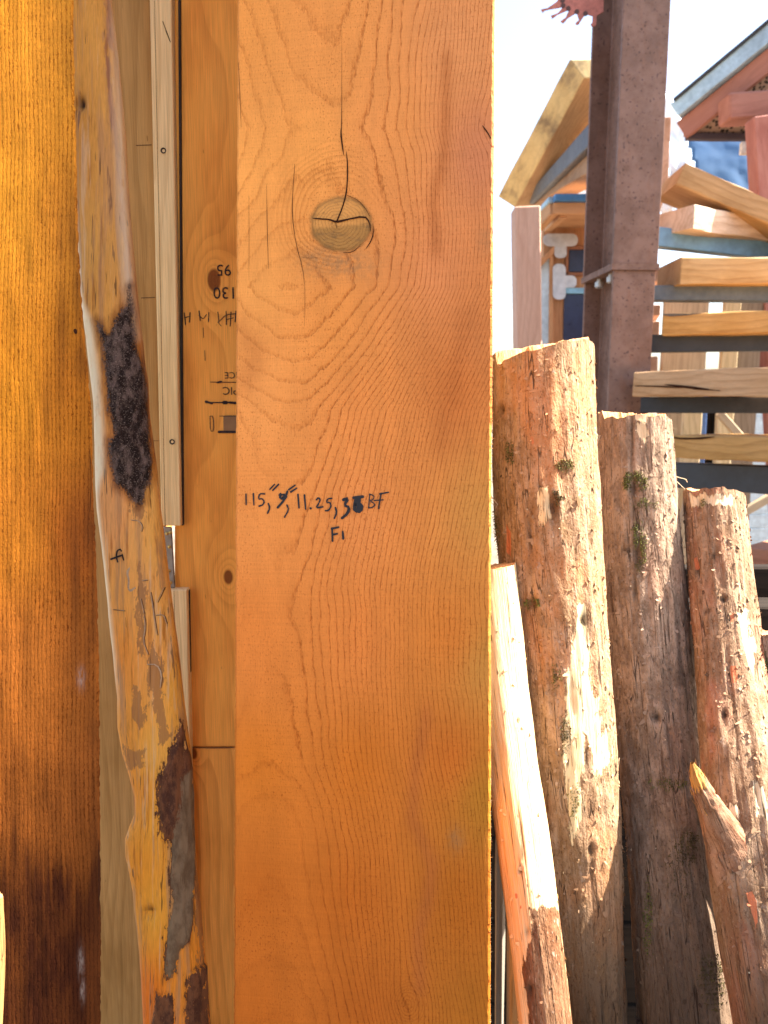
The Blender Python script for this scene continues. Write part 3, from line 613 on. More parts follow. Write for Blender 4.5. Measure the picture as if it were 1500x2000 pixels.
def batten(cs, strip, screws):
    b = wallbox('batten', cs, YW-.022, .036, MBAT, wall)
    # a fine groove line along the batten
    f = [PY(np.float64(x), np.float64(y), YW-.0225) for x, y in strip[0]]
    hexa('groove', f, [q+np.array([0, .0012, 0]) for q in f], plain('groove_brown', (.25, .14, .05), .9), None).name = 'groove'
    o = COL.objects[-1]; o.parent = b; o.matrix_parent_inverse = Matrix.Identity(4); o.matrix_parent_inverse = b.matrix_local.inverted() @ Matrix.Translation(-Vector(wall.location)) if False else Matrix.Translation(Vector((0, 0, 0)))
    wallbox('edge_seal', strip[1], YW-.012, .03, MBLK, wall)
    for (x, y) in screws:
        c = PY(np.float64(x), np.float64(y), YW-.0232); n = 14
        ring = [tuple(c+np.array([.0042*math.cos(i*2*math.pi/n), 0, .0042*math.sin(i*2*math.pi/n)])) for i in range(n)]
        ring2 = [tuple(c+np.array([.0022*math.cos(i*2*math.pi/n), .0012, .0022*math.sin(i*2*math.pi/n)])) for i in range(n)]
        s = new_obj('screw', ring+ring2+[tuple(c+np.array([0, .003, 0]))], [(i, (i+1) % n, n+(i+1) % n, n+i) for i in range(n)]+[(n+i, n+(i+1) % n, 2*n) for i in range(n)], MSCR, b)
batten([(294, -2600), (292, 0), (315, 1027), (353, 1027), (334, 0), (330, -2600)], ([(301, 0), (302, 0), (323, 1027), (322, 1027)], [(331, -2600), (335, -2600), (357.5, 1027), (354, 1027)]), [(319, 294), (336, 863)])
batten([(325, 1152), (365, 1152), (372, 1500), (395, 2600), (350, 2600), (332, 1500)], ([(339, 1154), (340, 1154), (347, 1500), (346, 1500)], [(366, 1153), (369, 1153), (374, 1495), (371, 1495)]), [])
hg = wallbox('hinge', [(317, 1029), (335, 1029), (342, 1149), (325, 1149)], YW-.012, .004, plain('zinc', (.34, .33, .31), .4, .5, .7, nscale=90), wall)
MBRASS = plain('brass', (.50, .33, .10), .35, .5, .8)
for (x, y) in ((326, 1042), (331, 1068), (330, 1115), (333, 1138), (333, 1040)):
    c = PY(np.float64(x), np.float64(y), YW-.0128); n = 10
    new_obj('screw', [tuple(c+np.array([.003*math.cos(i*2*math.pi/n), 0, .003*math.sin(i*2*math.pi/n)])) for i in range(n)]+[tuple(c+np.array([0, -.0015, 0]))], [((i+1) % n, i, n) for i in range(n)], MBRASS, hg)
MPOST_ = wood('brown_block_post', (.31, .19, .085), (.16, .085, .03), (.37, .235, .115), 0, 42)
_a = P(np.float64(830), np.float64(1000), 1.022)  # two added posts, unseen, that keep sun off the trunk
bar('sun_block_post', tuple(_a-U_*1.40), tuple(_a+U_*1.25), .12, .112, MPOST_, wall, up=(0, 1, 0))
bar('sun_block_post', (.07, YW-.045, 0), (.07, YW-.045, 2.75), .11, .07, MPOST_, wall, up=(0, 1, 0))
# printed stamps, upside down on the plywood
MST = plain('stamp_ink', (.03, .02, .02), .8, var=.6, nscale=180)
YS = YW-.004-.0016
def stamp(body, px, py, hpx, parent):
    c = PY(np.float64(px), np.float64(py), YS); size = hpx*1.2/FPX*1.35
    M = Matrix.Translation(Vector(c)) @ Matrix.Rotation(math.pi/2, 4, 'X') @ Matrix.Rotation(math.pi, 4, 'Z')
    return text_mesh('stamp', body, size, M, MST, parent)
stamp('95', 452, 517, 22, wall); stamp('130', 463, 561, 23, wall); stamp('SINCE', 486, 727, 13, wall); stamp('PIC', 466, 756, 16, wall)
def wr(strokes):
    vs, fs = [], []
    for pts, w in strokes:
        q = [PY(np.float64(x), np.float64(y), YS) for x, y in pts]
        v2, f2 = ribbon([([(a[0], a[2]) for a in q], w)], 0)
        b = len(vs); vs += [(x, YS-.00002*len(vs)/50, z) for x, z, _ in v2]; fs += [tuple(i+b for i in f) for f in f2]
    return vs, fs
zz = lambda X, Y: (X/3.125, 480+Y/3.125)
STK = []
for x0 in (1125, 1160, 1215, 1275, 1330, 1380, 1410, 1440):
    STK.append(([zz(x0, 405+rng.uniform(-8, 8)), zz(x0+rng.uniform(-8, 8), 470+rng.uniform(-15, 25))], .0016))
STK += [([zz(1125, 440), zz(1160, 430)], .0013), ([zz(1215, 425), zz(1240, 450), zz(1260, 420)], .0013), ([zz(1340, 460), zz(1380, 420), zz(1440, 415)], .0013), ([zz(1385, 450), zz(1425, 440)], .0012), ([zz(1330, 465), zz(1350, 490)], .001),
        ([zz(1285, 832), zz(1500, 834)], .0012), ([zz(1255, 957), zz(1500, 957)], .0016), ([zz(1255, 950), zz(1295, 963)], .003), ([zz(1365, 957), zz(1385, 957)], .005), ([zz(1400, 957), zz(1440, 960)], .0042), ([zz(1325, 835), zz(1350, 830)], .003),
        ([zz(1282, 1040), zz(1284, 1132), zz(1305, 1132), zz(1302, 1040), zz(1282, 1040)], .0013), ([zz(1335, 1136), zz(1500, 1136)], .0035), ([zz(1340, 1040), zz(1500, 1040)], .001), ([zz(1250, 640), zz(1252, 700)], .001), ([zz(1240, 500), zz(1242, 560)], .0008)]
vs, fs = wr(STK); new_obj('stamp', vs, fs, MST, None); o = COL.objects[-1]; child(o, wall)
vs, fs = wr([([zz(1370+i*9, 1042), zz(1370+i*9, 1130)], .0035) for i in range(15)]); o = new_obj('stamp_block', vs, fs, plain('grey_stamp', (.26, .15, .07), .8)); child(o, wall)
# saw nicks and small splits on plank, batten and plywood
MNICK = plain('nick_brown', (.12, .06, .025), .9)
for pts_, w_, y_ in (([(266, 284), (296, 283)], .0011, YW+.0194), ([(276, 582), (303, 581)], .0011, YW+.0194), ([(292, 861), (310, 861)], .001, YW+.0194), ([(318, 42), (332, 80)], .0014, YW-.0226), ([(324, 60), (333, 82)], .0012, YW-.0226), ([(372, 1460), (400, 1461), (456, 1460)],   .0016, YW-.0076)):
    q_ = [PY(np.float64(x), np.float64(y), y_) for x, y in pts_]
    v2, f2 = ribbon([([(a_[0], a_[2]) for a_ in q_], w_)], 0)
    child(new_obj('saw_nick', [(x, y_, z) for x, z, _ in v2], f2, MNICK), wall)

# ------------------------------------------------------------------ leaning logs
def mat_log(name, bark1, bark2, red, woodc, redamt=.3):
    g = G(name, .95, .06); s = g.attr('suv', True)
    lon = g.noise(g.scale(s, (10, 90, 1)), 1.0, 5.0, .68); mid = g.noise(g.scale(s, (28, 55, 1)), 1.0, 5.0, .7); fine = g.noise(g.scale(s, (190, 330, 1)), 1.0, 3.0, .7); big = g.noise(g.scale(s, (6, 11, 1)), 1.0, 3.0, .6)
    fl = g.voro(g.scale(s, (55, 110, 1)), 1.0); fib = g.noise(g.scale(s, (16, 700, 1)), 1.0, 3.0, .65)
    c = g.mix(g.ss(mid, .36, .64), bark1, bark2)
    c = g.mix(g.M('MULTIPLY', g.ss(big, .48, .66), redamt), c, red)
    c = g.mix(g.ss(lon, .45, .30, 0, .85), c, g.V('MULTIPLY', c, (.42, .36, .32)))
    c = g.mix(g.ss(fine, .60, .72, 0, .5), c, (.46, .34, .25))
    c = g.mix(g.ss(fine, .45, .33, 0, .75), c, g.V('MULTIPLY', c, (.4, .34, .3)))
    c = g.mix(g.ss(g.noise(g.scale(s, (38, 70, 1), (3, 1, 0)), 1.0, 3.0, .6), .64, .70, 0, .55), c, (.40, .29, .21))
    # peeled wood
    rag = g.noise(g.scale(s, (26, 120, 1)), 1.0, 6.0, .75)
    pm = g.ss(g.M('ADD', g.attr('peel'), g.M('MULTIPLY', g.M('SUBTRACT', rag, .5), 1.5)), .48, .54)
    chk = g.noise(g.scale(s, (7, 210, 1)), 1.0, 3.0, .6, .3)
    wc = g.mul(woodc, g.lr(fib, .3, .7, .8, 1.12)); wc = g.mix(g.ss(lon, .5, .3, 0, .45), wc, g.V('MULTIPLY', woodc, (.8, .58, .36)))
    wc = g.mix(g.ss(chk, .37, .30, 0, .85), wc, (.10, .055, .03))
    c = g.mix(pm, c, wc)
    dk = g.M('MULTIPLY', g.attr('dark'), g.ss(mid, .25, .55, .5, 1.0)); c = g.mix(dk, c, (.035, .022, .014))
    c = g.mix(g.ss(g.M('ADD', g.attr('orange'), g.M('MULTIPLY', g.M('SUBTRACT', rag, .5), .5)), .46, .56, 0, .85), c, (.50, .16, .075))
    crk = g.noise(g.scale(s, (5, 75, 1), (1, 7, 0)), 1.0, 2.0, .5, .5)
    crm = g.M('MULTIPLY', g.ss(g.M('ABSOLUTE', g.M('SUBTRACT', crk, .5)), .012, .003), g.ss(mid, .4, .6))
    c = g.mix(g.M('MULTIPLY', crm, .8), c, (.02, .012, .009))
    h = g.M('ADD', g.M('MULTIPLY', mid, 1.0), g.M('ADD', g.M('MULTIPLY', lon, .8), g.M('ADD', g.M('MULTIPLY', fine, .55), g.M('ADD', g.M('MULTIPLY', fl, -.25), g.M('ADD', g.M('MULTIPLY', pm, -.35), g.M('MULTIPLY', crm, -1.0))))))
    h2 = g.M('ADD', g.M('MULTIPLY', fib, .5), g.M('MULTIPLY', g.ss(chk, .38, .30), -1.0))
    hh = g.node('ShaderNodeMix', {0: pm, 2: h, 3: h2}, data_type='FLOAT')
    return g.done(c, nrm=g.bump(hh, .8, .005))
def mat_end():
    g = G('sawn_log_end', .8); co = g.attr('suv', True); n = g.noise(co, 60, 4, .7); r = g.M('FRACT', g.M('ADD', g.M('MULTIPLY', g.sep(co, 2), 10.0), g.M('MULTIPLY', n, 1.2)))
    c = g.mix(g.ss(n, .35, .65), (.52, .22, .08), (.62, .36, .15)); c = g.mix(g.M('MULTIPLY', g.ss(r, .5, .9), .4), c, (.30, .12, .04))
    return g.done(c, nrm=g.bump(n, .6, .002))
MEND = mat_end()
MMOSS = [plain('moss_green', (.105, .10, .022), .9, var=.6, nscale=300), plain('moss_brown', (.085, .062, .022), .9, var=.6, nscale=300), plain('moss_olive', (.13, .11, .03), .9, var=.6, nscale=300)]
MSTRIP = plain('bark_fibre', (.50, .34, .20), .85, nscale=150)
def make_log(path, label, mat, group, seed, lump=.004, relief=.0016, knots=(), peel=(), dark=(), orange=(), moss=(), strips=(), tilt=(0, 0), step=0.0, peel_all=False, unpeel=(), nflake=260, rimrough=.004, flute=0.0):
    path = np.array(path, float)
    C = np.array([P(*p[:3]) for p in path]); r = path[:, 3]/2*path[:, 2]/FPX
    d = C[-1]-C[-2]; k = (C[-1][2]-(-.02))/-d[2]                           # run on down to the ground
    C = np.vstack([C, C[-1]+d*k]); r = np.append(r, r[-1]*1.04)
    s = np.concatenate([[0], np.cumsum(np.linalg.norm(np.diff(C, axis=0), axis=1))])
    vis = s[-2]; ss = np.concatenate([np.arange(0, vis, .0035), np.linspace(vis, s[-1], 60)])
    def cr(v):
        o = np.array([np.interp(ss, s, v[:, i]) for i in range(v.shape[1])]).T
        kk = 61; pad = np.pad(o, ((kk//2, kk//2), (0, 0)), 'edge')          # soften the polyline's corners
        # keep the ends straight by reflecting
        pad[:kk//2] = 2*o[0]-o[1:kk//2+1][::-1]; pad[-(kk//2):] = 2*o[-1]-o[-kk//2:-1][::-1][:kk//2]
        return np.array([np.convolve(pad[:, i], np.ones(kk)/kk, 'valid') for i in range(v.shape[1])]).T
    Cs = np.array([np.interp(ss, s, C[:, i]) for i in range(3)]).T; dense = ss < vis
    Cd = cr(C); Cs[dense] = Cd[dense]; j0 = dense.sum(); Cs[j0:] += 0
    rs = cr(r[:, None])[:, 0]; rs[j0:] = np.interp(ss[j0:], s, r)
    na = 120; a = np.arange(na)*2*np.pi/na
    T = np.gradient(Cs, axis=0); T /= np.linalg.norm(T, axis=1)[:, None]; T = -T   # T points up the log
    V = -F_; N2 = V[None]-(T@V)[:, None]*T; N2 /= np.linalg.norm(N2, axis=1)[:, None]; N1 = np.cross(T, N2)*-1   # N1 to the right, N2 to the viewer
    if (N1@R_).mean() < 0: N1 = -N1
    ca, sa = np.cos(a), np.sin(a)
    nrm = ca[None, :, None]*N1[:, None]+sa[None, :, None]*N2[:, None]
    A_, S_ = np.meshgrid(a, ss)
    q = seed*13.7
    disp = lump*fbm(np.cos(A_)*1.3+q, np.sin(A_)*1.3, S_*5, seed, 3) + relief*fbm(np.cos(A_)*7+q, np.sin(A_)*7, S_*22, seed+5, 3) + relief*.9*fbm(np.cos(A_)*16+q, np.sin(A_)*16, S_*9, seed+6, 2)
    disp = disp + flute*np.cos(A_*5+S_*2+seed)
    base = Cs[:, None]+nrm*rs[:, None, None]
    px, py = proj(base.reshape(-1, 3)); px = px.reshape(A_.shape); py = py.reshape(A_.shape)
    face = (sa[None] > -.35)*np.ones_like(px)
    for (kx, ky, kr, am) in knots:
        e = np.hypot(px-kx, (py-ky)*.75)/kr; disp = disp + face*am*(np.exp(-e**2) - 1.5*np.exp(-(e/.45)**2)*(am > 0))
    z0 = np.zeros_like(px)
    pl = np.ones_like(px) if peel_all else (poly_mask(px, py, peel, 16)*face if peel else z0)
    if unpeel: pl = np.minimum(pl, 1-poly_mask(px, py, unpeel, 16)*face)
    dkm = z0.copy()
    for (x, y, w, h, am) in dark: dkm = np.maximum(dkm, face*am*np.exp(-((px-x)/w)**2-((py-y)/h)**2))
    orr = poly_mask(px, py, orange, 6)*face if orange else z0
    disp = disp-.0012*np.clip((pl-.5)*5, 0, 1)*(0 if peel_all else 1) - .004*np.clip(dkm, 0, 1)
    ver = base+nrm*disp[..., None]
    # the sawn top slants and is ragged
    fall = np.exp(-ss/.02)[:, None]
    ver += T[0][None, None]*((tilt[0]*ca+tilt[1]*sa)[None]*rs[0]*fall + rimrough*fall*fbm(np.cos(a)*4+q, np.sin(a)*4, 0, seed+9, 3)[None] + step*fall*sstep(.10, -.02, sa+.22*ca+.10*fbm(ca*5, seed, 0, seed+2, 2))[None])[..., None]
    nr = len(ss); verts = list(map(tuple, ver.reshape(-1, 3)))
    faces = [(j*na+i, j*na+(i+1) % na, (j+1)*na+(i+1) % na, (j+1)*na+i) for j in range(nr-1) for i in range(na)]
    if np.dot(np.cross(ver[0, 1]-ver[0, 0], ver[1, 1]-ver[0, 0]), nrm[0, 0]) < 0: faces = [tuple(reversed(f)) for f in faces]
    rr = float(rs.mean()); suv = np.stack([S_, (A_+np.pi/2)%(2*np.pi)*rr, np.full_like(S_, seed*3.1)], -1).reshape(-1, 3).tolist()
    at = {'peel': pl.ravel().tolist(), 'dark': dkm.ravel().tolist(), 'orange': orr.ravel().tolist()}
    # loose bark flakes
    R2 = random.Random(seed)
    nd = int(j0)
    for i in range(nflake):
        j = R2.randrange(4, nd-8); k = R2.randrange(0, na//2+6)
        if pl[j, k] > .5 and R2.random() < .7: continue
        c0 = ver[j, k]; n0 = nrm[j, k]; t0 = T[j]; b0 = np.cross(n0, t0)
        pale_ok = R2.random() < .6; L = R2.uniform(.0015, .0048)*(2.2 if R2.random() < .12 else 1)*(.5 if i % 19 == 0 and pale_ok else 1); w = R2.uniform(.0008, .0030)*(.45 if i % 19 == 0 and pale_ok else 1); lf = R2.uniform(.0005, .0022); ang = R2.uniform(-2.2, .9)
        dr = t0*math.sin(ang)+b0*math.cos(ang); cr_ = np.cross(n0, dr)
        b = len(verts)
        for (e, f_, h_) in ((0, -1, .0), (0, 1, .0), (.6, .8, .7), (.6, -.9, .7), (1, .35, 1.0), (1, -.3, 1.15)):
            verts.append(tuple(c0+dr*L*e+cr_*w*f_*R2.uniform(.7, 1.2)+n0*(lf*h_+.0002))); suv.append(suv[j*na+k])
            for q_ in at: at[q_].append(at[q_][j*na+k] if q_ != 'peel' else (1.0 if i % 19 == 0 and pale_ok and not peel_all else at[q_][j*na+k]))
        faces += [(b, b+1, b+2, b+3), (b+3, b+2, b+4, b+5)]
    o = new_obj('log', verts, faces, mat, smooth=True, attrs={**at, 'suv': suv})
    tag(o, label, 'log', group)
    # sawn end
    rim = ver[0]; st0 = step*sstep(.10, -.02, sa+.22*ca+.10*fbm(ca*5, seed, 0, seed+2, 2)); flat = rim-T[0][None]*st0[:, None]; ctr = flat.mean(0); ev, sv_ = [], []
    rings = tuple(np.linspace(1, .06, 14)); nrg = len(rings)
    for q_ in rings:
        for i in range(na):
            yy = q_*sa[i]+.22*q_*ca[i]
            pnt = ctr+(flat[i]-ctr)*q_*.997 + T[0]*(step*sstep(.10, -.02, yy+.10*float(fbm(q_*ca[i]*5, seed, 0, seed+2, 2)))-.0006+.0016*(1-q_)*float(vn(q_*ca[i]*9, q_*sa[i]*9, 0, seed))); ev.append(tuple(pnt)); sv_.append((pnt[0], pnt[2], q_))
    ev.append(tuple(np.mean(ev[-na:], axis=0))); sv_.append((ctr[0], ctr[2], 0))
    ef = [(m*na+i, m*na+(i+1) % na, (m+1)*na+(i+1) % na, (m+1)*na+i) for m in range(nrg-1) for i in range(na)]+[((nrg-1)*na+i, (nrg-1)*na+(i+1) % na, nrg*na) for i in range(na)]
    new_obj('sawn_end', ev, ef, MEND, o, smooth=False, attrs={'suv': sv_})
    # moss
    fl = ver.reshape(-1, 3); fpx = px.ravel(); fpy = py.ravel(); fn = nrm.reshape(-1, 3); ok = face.ravel() > .5
    for (mx, my, wx, wy, cnt) in moss:
        idx = np.where(ok & ((((fpx-mx)/wx)**2+((fpy-my)/wy)**2) < 1))[0]
        if len(idx) == 0: continue
        mv, mf = [], []
        for _ in range(int(cnt*1.7)):
            i = idx[R2.randrange(len(idx))]
            for _t in range(3):                                          # clump towards the patch's middle, following the bark's lumps
                i2 = idx[R2.randrange(len(idx))]
                if disp.ravel()[i2]+R2.uniform(0, .002)-.002*(((fpx[i2]-mx)/wx)**2+((fpy[i2]-my)/wy)**2) > disp.ravel()[i]-.002*(((fpx[i]-mx)/wx)**2+((fpy[i]-my)/wy)**2): i = i2
            p0 = fl[i]-fn[i]*.0008; n0 = fn[i]
            dd = n0*R2.uniform(.2, 1.0)+np.array([R2.uniform(-1, 1), R2.uniform(-1, 1), R2.uniform(-1.2, .5)]); dd /= np.linalg.norm(dd)
            L = R2.uniform(.0018, .0055); sd = np.cross(dd, np.array([R2.uniform(-1, 1), .3, R2.uniform(-1, 1)])); sd = sd/np.linalg.norm(sd)*R2.uniform(.0003, .0008)
            b = len(mv); kn = p0+dd*L*.55+n0*.0008; tip = p0+dd*L+np.array([0, 0, -L*.35])
            mv += [tuple(p0-sd), tuple(p0+sd), tuple(kn+sd), tuple(kn-sd), tuple(tip)]; mf += [(b, b+1, b+2, b+3), (b+3, b+2, b+4)]
        new_obj('moss', mv, mf, MMOSS[R2.randrange(3)], o)
    # hanging bark fibres
    for (pts, Zs, w) in strips:
        Q = np.array([P(x, y, Zs+.002*i) for i, (x, y) in enumerate(pts)]); sv2 = []
        for i, p in enumerate(Q):
            wd = w*(1-.8*i/(len(Q)-1)); sv2 += [tuple(p-R_*wd/2), tuple(p+R_*wd/2+F_*.001)]
        new_obj('bark_fibre', sv2, [(2*i, 2*i+1, 2*i+3, 2*i+2) for i in range(len(Q)-1)], MSTRIP, o)
    return o
GL = 'logs leaning beside the wide timber'
MLOG1 = mat_log('reddish_bark', (.23, .135, .070), (.39, .25, .15), (.46, .21, .09), (.72, .55, .32), .55)
MLOG2 = mat_log('purple_brown_bark', (.195, .128, .085), (.37, .255, .175), (.40, .20, .12), (.68, .52, .33), .3)
MLOG3 = mat_log('orange_brown_bark', (.20, .115, .065), (.35, .225, .14), (.46, .17, .10), (.72, .56, .36), .5)
MLOGS = mat_log('silvery_peeled_wood', (.12, .055, .028), (.24, .125, .065), (.30, .12, .05), (.70, .50, .27), .5)
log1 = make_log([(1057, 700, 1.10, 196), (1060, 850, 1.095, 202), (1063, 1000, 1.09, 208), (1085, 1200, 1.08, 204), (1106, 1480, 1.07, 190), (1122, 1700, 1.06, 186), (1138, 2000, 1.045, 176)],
    'tallest thickest log, reddish bark peeling to pale wood, next to the wide timber', MLOG1, GL, 3, .006, .0022,
    knots=((1078, 985, 26, .006), (1040, 1178, 16, .004), (1138, 1215, 20, .005), (1155, 1660, 18, .004), (978, 800, 14, .004)),
    peel=[[(1112, 1300), (1132, 1180), (1150, 1180), (1158, 1330), (1186, 1440), (1200, 1480), (1182, 1500), (1170, 1530), (1160, 1480), (1146, 1440), (1140, 1520), (1138, 1600), (1118, 1650), (1110, 1590), (1104, 1480), (1098, 1420)], [(1050, 960), (1070, 950), (1075, 1010), (1060, 1030)]],
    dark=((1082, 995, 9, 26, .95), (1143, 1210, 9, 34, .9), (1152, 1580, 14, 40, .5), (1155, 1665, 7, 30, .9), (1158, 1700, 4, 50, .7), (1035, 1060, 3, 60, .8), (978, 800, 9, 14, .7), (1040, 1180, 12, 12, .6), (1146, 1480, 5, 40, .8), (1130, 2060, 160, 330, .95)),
    orange=[[(985, 1020), (996, 1040), (996, 1090), (988, 1080)], [(1036, 855), (1042, 850), (1044, 868), (1038, 872)]],
    moss=((995, 880, 10, 26, 130), (1100, 908, 20, 12, 150), (1084, 975, 10, 18, 90), (1106, 1430, 12, 50, 160), (1085, 1320, 10, 28, 80), (968, 1040, 10, 50, 140), (1040, 1178, 16, 12, 90), (1120, 1560, 10, 40, 80)),
    strips=(([(1155, 815), (1164, 838), (1160, 870)], 1.06, .0018), ([(1158, 840), (1168, 850), (1164, 872)], 1.06, .0014), ([(958, 968), (972, 985), (966, 998)], 1.06, .0022), ([(958, 980), (970, 992)], 1.06, .0016), ([(1200, 1500), (1210, 1480), (1206, 1520)], 1.04, .0016)), tilt=(.22, .02), step=.021, nflake=800, rimrough=.004)
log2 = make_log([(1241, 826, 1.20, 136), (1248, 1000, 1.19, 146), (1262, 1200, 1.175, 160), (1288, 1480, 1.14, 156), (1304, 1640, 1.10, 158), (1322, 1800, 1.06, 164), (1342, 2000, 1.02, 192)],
    'middle log with mossy knots down its front and purple brown bark, darkest at the foot', MLOG2, GL, 8, .005, .0018,
    knots=((1240, 950, 24, .005), (1243, 1080, 24, .006), (1283, 1400, 20, .005), (1243, 1160, 14, .004), (1325, 1770, 22, .005)),
    peel=[[(1235, 800), (1272, 800), (1266, 830), (1240, 826)], [(1238, 828), (1262, 828), (1270, 850), (1262, 870), (1246, 850)]],
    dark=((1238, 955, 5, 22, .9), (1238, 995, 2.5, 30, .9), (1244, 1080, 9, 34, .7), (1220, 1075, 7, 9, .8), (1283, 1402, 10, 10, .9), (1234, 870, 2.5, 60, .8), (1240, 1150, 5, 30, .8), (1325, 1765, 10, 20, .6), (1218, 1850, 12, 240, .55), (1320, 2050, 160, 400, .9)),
    moss=((1243, 940, 26, 24, 420), (1250, 1060, 12, 60, 320), (1262, 985, 22, 14, 90), (1300, 1530, 40, 14, 160), (1340, 1650, 26, 40, 260), (1265, 1800, 8, 90, 200), (1390, 1920, 34, 60, 420), (1240, 1030, 6, 16, 60), (1320, 1700, 40, 60, 120)),
    strips=(([(1304, 832), (1322, 838), (1330, 842)], 1.18, .0014), ([(1318, 930), (1340, 936), (1343, 942)], 1.18, .004), ([(1322, 940), (1338, 955), (1352, 968)], 1.18, .0014), ([(1172, 850), (1166, 870), (1170, 880)], 1.18, .002), ([(1322, 1000), (1328, 1020), (1320, 1030)], 1.17, .003)), tilt=(-.05, .03), step=.016, nflake=800, rimrough=.006)
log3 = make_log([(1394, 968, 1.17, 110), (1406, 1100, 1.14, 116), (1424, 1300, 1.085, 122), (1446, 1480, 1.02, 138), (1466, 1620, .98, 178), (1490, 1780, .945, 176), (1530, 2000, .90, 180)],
    'shortest log at the right with orange marks and a broken branch stub', MLOG3, GL, 15, .004, .0018,
    knots=((1405, 1085, 8, .002), (1413, 1170, 10, .003), (1414, 1395, 12, .004), (1400, 1440, 16, .004), (1490, 1920, 26, .005)),
    peel=[[(1440, 1200), (1462, 1190), (1478, 1260), (1474, 1320), (1462, 1300)], [(1345, 965), (1440, 965), (1430, 985), (1352, 990)], [(1468, 1520), (1490, 1540), (1500, 1600), (1480, 1590)], [(1418, 1560), (1440, 1580), (1434, 1610), (1420, 1600)]],
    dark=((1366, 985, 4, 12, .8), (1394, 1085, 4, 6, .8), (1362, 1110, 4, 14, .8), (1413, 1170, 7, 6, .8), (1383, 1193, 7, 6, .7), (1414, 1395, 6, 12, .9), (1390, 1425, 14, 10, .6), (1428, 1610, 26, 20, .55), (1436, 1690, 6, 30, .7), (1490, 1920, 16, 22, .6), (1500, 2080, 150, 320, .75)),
    orange=[[(1456, 1745), (1468, 1740), (1478, 1760), (1480, 1800), (1476, 1818), (1472, 1800), (1466, 1776)], [(1356, 1090), (1362, 1086), (1364, 1110), (1358, 1115)], [(1426, 1200), (1434, 1196), (1434, 1215), (1428, 1216)], [(1386, 1600), (1400, 1590), (1400, 1610), (1390, 1612)], [(1425, 1300), (1440, 1300), (1442, 1330), (1430, 1335)]],
    moss=((1372, 980, 8, 8, 40), (1496, 1290, 10, 20, 60)), tilt=(-.04, -.06), step=.006, nflake=600)
# broken branch stub on it
def stub():
    pts = np.array([(1450, 1720, .962, 118), (1420, 1640, .955, 82), (1389, 1580, .940, 52), (1369, 1540, .926, 36), (1358, 1510, .918, 22), (1352, 1490, .914, 7)], float)
    C = np.array([P(*p[:3]) for p in pts]); r = pts[:, 3]/2*pts[:, 2]/FPX
    n = 40; t = np.linspace(0, 5, 90); C = np.array([np.interp(t, range(6), C[:, i]) for i in range(3)]).T; r = np.interp(t, range(6), r)
    T = np.gradient(C, axis=0); T /= np.linalg.norm(T, axis=1)[:, None]; N1 = np.cross(T, F_); N1 /= np.linalg.norm(N1, axis=1)[:, None]; N2 = np.cross(N1, T)
    a = np.arange(n)*2*np.pi/n; vs = []; sv_ = []; pe = []; og = []
    for j in range(90):
        for i in range(n):
            d = 1+.20*float(fbm(math.cos(a[i])*2, math.sin(a[i])*2, t[j]*1.5, 77, 4))+(.25*float(fbm(math.cos(a[i])*3, math.sin(a[i])*3, t[j]*.4, 78, 2)) if t[j] > 2.4 else 0)
            vs.append(tuple(C[j]+(N1[j]*math.cos(a[i])+N2[j]*math.sin(a[i]))*r[j]*d)); sv_.append((t[j]*.04, a[i]*.02, 4)); pe.append(0.0); og.append(min(1, max(0, (t[j]-2.3)*.45+.15*math.cos(a[i]))))
    fs = [(j*n+i, j*n+(i+1) % n, (j+1)*n+(i+1) % n, (j+1)*n+i) for j in range(89) for i in range(n)]
    R3 = random.Random(5)
    for q_ in range(16):                                                   # torn splinters round the break
        j = R3.randrange(40, 86); i = R3.randrange(n); p0 = np.array(vs[j*n+i]); ax = -T[j]*-1.0
        out = (p0-C[j])/max(np.linalg.norm(p0-C[j]), 1e-6); L = R3.uniform(.004, .012); w_ = R3.uniform(.0006, .0018)
        sd = np.cross(T[j], out); tip = p0+T[j]*L+out*L*R3.uniform(.02, .30); b = len(vs)
        vs += [tuple(p0-sd*w_-T[j]*.006), tuple(p0+sd*w_-T[j]*.006), tuple(p0+out*w_*1.2-T[j]*.004), tuple(tip)]
        fs += [(b, b+1, b+3), (b+1, b+2, b+3), (b+2, b, b+3)]; sv_ += [sv_[j*n+i]]*4; pe += [0.0]*4; og += [.4+.6*R3.random()]*4
    new_obj('branch_stub', vs, fs, mat_log('broken_branch_wood', (.19, .095, .055), (.31, .18, .11), (.42, .16, .08), (.55, .27, .08), .5), log3, smooth=True, attrs={'suv': sv_, 'peel': og, 'dark': [0]*len(vs), 'orange': pe})
stub()
logS = make_log([(958, 1108, 1.035, 98), (973, 1250, 1.03, 96), (992, 1400, 1.0, 98), (1012, 1550, .965, 102), (1028, 1700, .935, 98), (1044, 1800, .92, 98), (1066, 2000, .90, 96)],
    'thin pale debarked log with cracked silvery wood, in front of the thickest log', MLOGS, GL, 21, .004, .0006,
    knots=((1017, 1700, 9, .003), (1012, 1408, 8, .002), (1035, 1935, 14, .003), (1052, 1620, 14, .002)), peel_all=True,
    unpeel=[[(1040, 1775), (1075, 1770), (1090, 1780), (1120, 2030), (1040, 2030), (1020, 1900), (1034, 1840), (1044, 1800)]],
    dark=((1017, 1700, 4, 5, .9), (1035, 1935, 10, 12, .8), (1012, 1408, 3, 4, .8), (1030, 1820, 5, 10, .5)), orange=[[(1004, 1745), (1010, 1745), (1010, 1756), (1005, 1755)], [(1012, 1770), (1018, 1768), (1018, 1776)]], tilt=(.1, -.1), nflake=150, flute=.0006)
